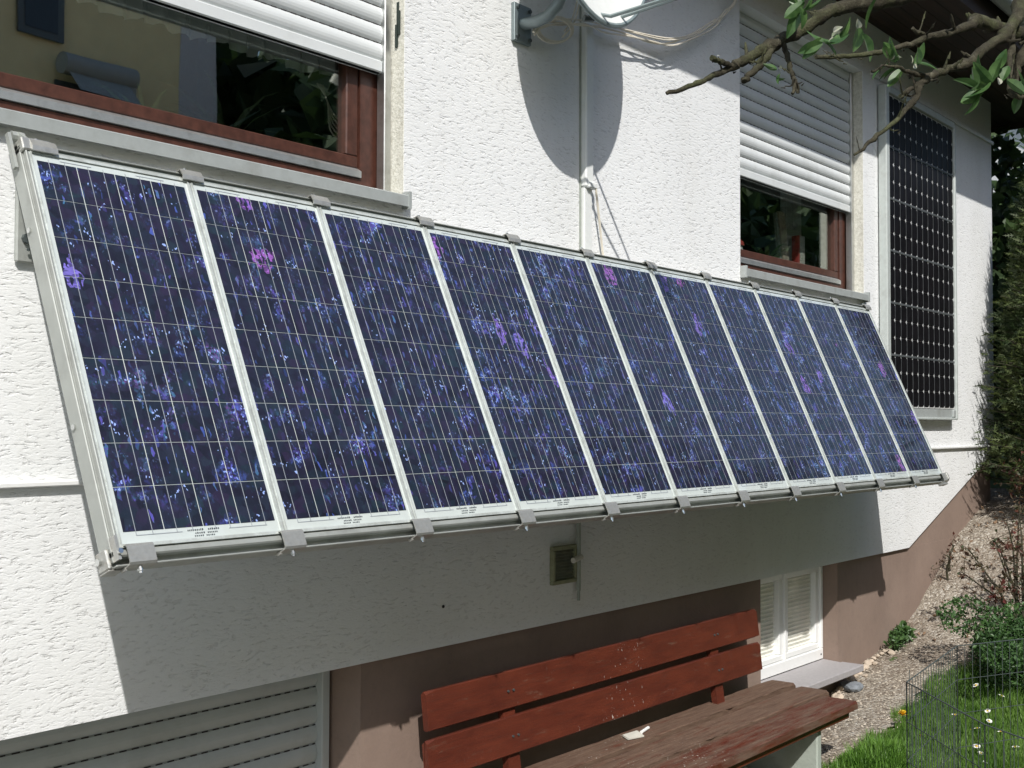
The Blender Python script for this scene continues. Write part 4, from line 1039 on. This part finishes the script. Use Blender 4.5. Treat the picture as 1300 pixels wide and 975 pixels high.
# ---------------------------------------------------------------- apple tree: pruned branches reaching in from the right
BR = {
'A':[(1.913,1.183,0.625,0.0045),(1.962,1.154,0.647,0.0060),(1.989,1.135,0.665,0.0060),(2.030,1.115,0.688,0.0076),(2.049,1.092,0.703,0.0114),(2.072,1.078,0.720,0.0118),(2.118,1.051,0.751,0.0124),(2.165,1.024,0.781,0.0140),(2.199,0.997,0.811,0.0141),(2.237,0.981,0.833,0.0158),(2.300,0.933,0.852,0.0175),(2.399,0.890,0.888,0.0195),(2.531,0.804,0.943,0.0232),(2.9,.62,1.0,.036),(3.35,.42,.86,.055)],
'A1':[(2.040,1.108,0.690,0.0066),(2.004,1.115,0.694,0.0056),(1.975,1.119,0.695,0.0060)],
'A2':[(2.117,1.054,0.745,0.0093),(2.073,1.062,0.705,0.0084),(2.041,1.071,0.674,0.0076),(2.022,1.079,0.653,0.0068)],
'A3':[(2.123,1.045,0.746,0.0062),(2.113,1.029,0.702,0.0054),(2.108,1.020,0.676,0.0049),(2.104,1.011,0.653,0.0046),(2.098,1.004,0.635,0.0038)],
'A4':[(2.108,1.020,0.676,0.0046),(2.093,1.008,0.653,0.0039),(2.083,1.006,0.631,0.0036)],
'B':[(1.950,0.899,0.649,0.0042),(1.990,0.881,0.655,0.0042),(2.036,0.856,0.665,0.0050),(2.077,0.836,0.677,0.0057),(2.128,0.804,0.695,0.0058),(2.175,0.778,0.717,0.0073),(2.222,0.750,0.734,0.0088),(2.263,0.732,0.753,0.0104),(2.290,0.729,0.767,0.0142),(2.350,0.718,0.770,0.0152),(2.426,0.704,0.773,0.0171),(2.576,0.678,0.778,0.0211),(2.95,.55,.62,.032),(3.38,.40,.30,.05)],
'B1':[(2.180,0.778,0.718,0.0050),(2.154,0.787,0.721,0.0041),(2.135,0.795,0.725,0.0038)],
'C':[(1.903,0.808,0.453,0.0027),(1.938,0.795,0.480,0.0037),(1.988,0.780,0.515,0.0048),(2.034,0.770,0.550,0.0058),(2.065,0.762,0.580,0.0070),(2.088,0.764,0.605,0.0070),(2.119,0.756,0.627,0.0078),(2.168,0.743,0.647,0.0086),(2.222,0.722,0.669,0.0095),(2.282,0.709,0.711,0.0104),(2.345,0.695,0.747,0.0121),(2.399,0.688,0.795,0.0138),(2.496,0.693,0.873,0.0175),(2.75,.68,.93,.02)],
'C1':[(2.095,0.762,0.612,0.0058),(2.057,0.771,0.590,0.0050),(2.037,0.780,0.577,0.0047)],
'C2':[(2.123,0.756,0.628,0.0057),(2.084,0.767,0.624,0.0049),(2.051,0.776,0.625,0.0042),(2.019,0.784,0.627,0.0034)],
'C3':[(2.019,0.784,0.627,0.0028),(1.998,0.794,0.624,0.0021),(1.966,0.802,0.609,0.0027)],
'D':[(2.390,0.689,0.790,0.0080),(2.354,0.684,0.724,0.0068),(2.321,0.680,0.677,0.0060),(2.291,0.671,0.639,0.0053),(2.275,0.661,0.611,0.0047),(2.314,0.644,0.609,0.0044)],
'E':[(2.513,0.676,0.794,0.0127),(2.450,0.693,0.734,0.0094),(2.424,0.695,0.689,0.0078),(2.380,0.687,0.651,0.0061)],
}
tb = (3.42, .40, gz(3.42, .4))
at = thing('apple_tree', 'pruned apple tree whose bare branches with young leaves reach in at the top right', 'tree', tb)
f = MB(); rk = random.Random(3)
f.tube([(tb[0], tb[1], tb[2]-.1), (3.44, .42, -1.2), (3.38, .38, -.2), (3.42, .42, .5), (3.38, .40, .95)], [.14, .10, .09, .085, .065], 12)
f.tube([(3.38, .42, .9), (3.7, .3, 1.2), (4.0, .0, 1.3)], [.05, .04, .02], 8)
for k_, P in BR.items():
    pts = smoothpts([p[:3] for p in P], 5); rr = []
    rad_ = [p[3] for p in P]
    for i in range(len(pts)):
        u = i/5; a = int(min(u, len(P)-1)); b_ = min(a+1, len(P)-1); r_ = rad_[a]+(rad_[b_]-rad_[a])*(u-a)
        rr.append(r_*.88*(1+.13*rk.uniform(-1, 1)+(.30 if i % 11 == 6 else 0)))
    f.tube([p+Vector((rk.gauss(0, .0012), rk.gauss(0, .0012), rk.gauss(0, .0012))) for p in pts], rr, 10)
for k_, P in BR.items():
    for (a_, b_) in zip(P[:-1], P[1:]):
        for _ in range(rk.choice((0, 1, 1, 2))):
            u = rk.random(); p = Vector(a_[:3]).lerp(Vector(b_[:3]), u); r_ = a_[3]
            if p.x > 2.5: continue
            d = Vector((rk.gauss(0, 1), rk.gauss(0, 1), rk.gauss(.3, 1))).normalized(); ln_ = rk.uniform(.012, .045)
            f.tube([p, p+d*ln_*.5, p+d*ln_+Vector((0, 0, ln_*.2))], [r_*.42, r_*.32, r_*.2], 6)
            f.tube([p+d*ln_*.95, p+d*(ln_+.008)+Vector((0, 0, ln_*.2))], [r_*.34, r_*.12], 6)
f.build('branches', 'bark', at, tb, smooth=True)
# cut faces and knots
def bigleaf(f, base, d, L_, wdt, q, curl=.25):
    base = Vector(base); d = Vector(d).normalized(); s_ = d.cross(Vector(q.normal(size=3))).normalized(); n_ = s_.cross(d); vs = []
    N = 7
    for i in range(N+1):
        u = i/N; w_ = wdt*math.sin(math.pi*min(.98, u*.93+.05))**.8*.5; c = base+d*L_*u-n_*curl*L_*u*u
        vs += [c-s_*w_+n_*w_*.5, c, c+s_*w_+n_*w_*.5]
    f.add(vs, [(3*i+a, 3*i+a+1, 3*i+a+4, 3*i+a+3) for i in range(N) for a in (0, 1)])
q = np.random.default_rng(12); f = MB(); buds = []
camd = -fw
def cluster(c, n_, L_, bud=0, dirs=None):
    for k in range(n_):
        d = Vector(q.normal(size=3)); d -= fw*d.dot(fw)*.5
        if dirs: d = d*.6+Vector(dirs[k % len(dirs)])*1.3
        bigleaf(f, Vector(c)+Vector(q.normal(size=3))*.006, d, L_*(.7+.5*q.random()), L_*.42, q)
    if bud: buds.append(MB())
    for k in range(bud): bigleaf(buds[-1], Vector(c)+Vector(q.normal(size=3))*.006, Vector(q.normal(size=3)), L_*.32, L_*.2, q, .5)
def sd(a, b_): return tuple(rt2*a+up2*b_)     # directions across / up
cluster((2.075, .985, .79), 8, .055, 0, [sd(.2, 1), sd(-.5, .3), sd(.5, .6), sd(-.2, -.6)])
cluster((2.125, .935, .742), 3, .055, 3, [sd(-1, -.1), sd(.3, .9), sd(-.2, -.9)])
cluster((2.095, .95, .725), 4, .05, 0, [sd(-1, -.1), sd(.3, -.8), sd(1, .2), sd(-.3, -1)])
cluster((2.165, .905, .755), 3, .06, 1, [sd(.2, .9), sd(.5, -.8), sd(-.1, -1)])
cluster((2.052, 1.02, .672), 3, .026, 3)
cluster((2.055, .79, .645), 7, .042, 3, [sd(-1, .2), sd(-.8, -.4), sd(-.3, .9), sd(-.9, .6)])
cluster((2.085, .768, .636), 3, .036, 1, [sd(.5, .9), sd(.2, 1), sd(.9, .2)])
cluster((2.190, .678, .612), 6, .052, 0, [sd(-1, -.15), sd(-.5, .6), sd(-.2, 1), sd(-.7, -.7)])
cluster((2.170, .688, .600), 4, .050, 1, [sd(-.8, -.7), sd(-.6, -.9), sd(-1, .1), sd(0, 1)])
cluster((2.245, .670, .640), 4, .045, 1, [sd(.1, 1), sd(-.3, .8), sd(.7, 0)])
cluster((2.300, .655, .615), 4, .042, 2, [sd(.4, .8), sd(-.8, -.1), sd(.1, 1)])
cluster((1.975, 1.121, .697), 0, .02, 1)
f.build('leaves', 'apple_leaf', at, tb, smooth=True); [b_.build('bud', 'ivory_bud', at, tb, smooth=True) for b_ in buds]

# ---------------------------------------------------------------- neighbours
nh = thing('neighbour_house', 'pale neighbouring house with an orange tiled roof beyond the trees on the right', 'house', (24, 7.5, -.3))
o_ = (24, 7.5, -.3)
MB().box((23, 5.9, -1.5), (31, 12, 5.6)).build('wall', 'pale_render', nh, o_)
MB().prism([(5.2, 5.55), (8.9, 7.9), (12.6, 5.55), (12.6, 5.40), (8.9, 7.7), (5.2, 5.40)], 0, 22.5, 31.5).build('roof', 'roof_tile', nh, o_)
f = MB().cbox((22.96, 7.0, .6), (22.99, 8.2, 2.2), .005); wq = f.build('window', 'pvc', nh, o_); MB().box((22.94, 7.12, .7), (22.955, 8.08, 2.1)).build('pane', 'window_dark', wq, o_)

# the yellow house across the garden, mirrored in the left window
yo = (3, -4.5, -2.3)
yh = thing('yellow_house', 'yellow rendered house across the garden that shows as a reflection in the left window', 'house', yo)
MB().box((-9, -10, -2.4), (8.62, -4.0, 5.08)).build('wall', 'yellow_render', yh, yo)
MB().box((8.62, -10, -2.4), (9.15, -3.98, 5.08)).build('corner_wall', 'pale_render', yh, yo)
MB().prism([(-10.2, 5.20), (-7, 7.0), (-3.9, 5.20), (-3.9, 5.09), (-7, 6.9), (-10.2, 5.09)], 0, -9.5, 9.6).build('roof', 'roof_tile', yh, yo)
for (xa, xb, za, zb) in ((6.5, 7.05, 4.25, 4.98), (6.95, 7.75, 2.4, 3.80), (2.5, 3.9, 2.2, 4.0)):
    fr_ = MB().box((xa, -3.97, za), (xb, -3.94, zb)).build('window', 'dark_steel', yh, yo); MB().box((xa+.08, -3.935, za+.08), (xb-.08, -3.93, zb-.08)).build('pane', 'window_dark', fr_, yo)
aw = MB().tube([(6.95, -3.82, 3.98), (7.85, -3.82, 3.98)], .13, 14).box((7.77, -3.95, 3.3), (7.84, -3.75, 3.98)); aw.build('awning_box', 'awning', yh, yo, smooth=True)
MB().add([(7.0, -3.78, 3.9), (7.75, -3.78, 3.9), (7.75, -3.5, 3.62), (7.0, -3.5, 3.62)], [(0, 1, 2, 3)]).build('awning_cloth', 'awning', yh, yo)
tl_ = ['tall dark garden tree across the lawn, nearest the yellow house', 'tall dark garden tree, second from the yellow house', 'tall dark garden tree, third from the yellow house', 'tall dark garden tree, fourth from the yellow house', 'tall dark garden tree, fifth from the yellow house', 'tall dark garden tree, farthest from the yellow house']
for i, (x, y, h_, r_) in enumerate([(12.6, -6.5, 7.4, 3.4), (17.5, -7.5, 7.5, 3.6), (23, -7, 7.3, 3.6), (28.5, -7.5, 7.5, 3.8), (34, -7, 7.3, 3.6), (40, -7, 7.5, 4)]):
    tree((x, y), h_, r_, 17000 if i < 3 else 7000, .6 if i < 3 else .7, tl_[i], 80+i, 'garden_tree', 'trees along the far side of the garden', low=.0)  # out-of-view trees added so the window panes mirror something dark, not sky
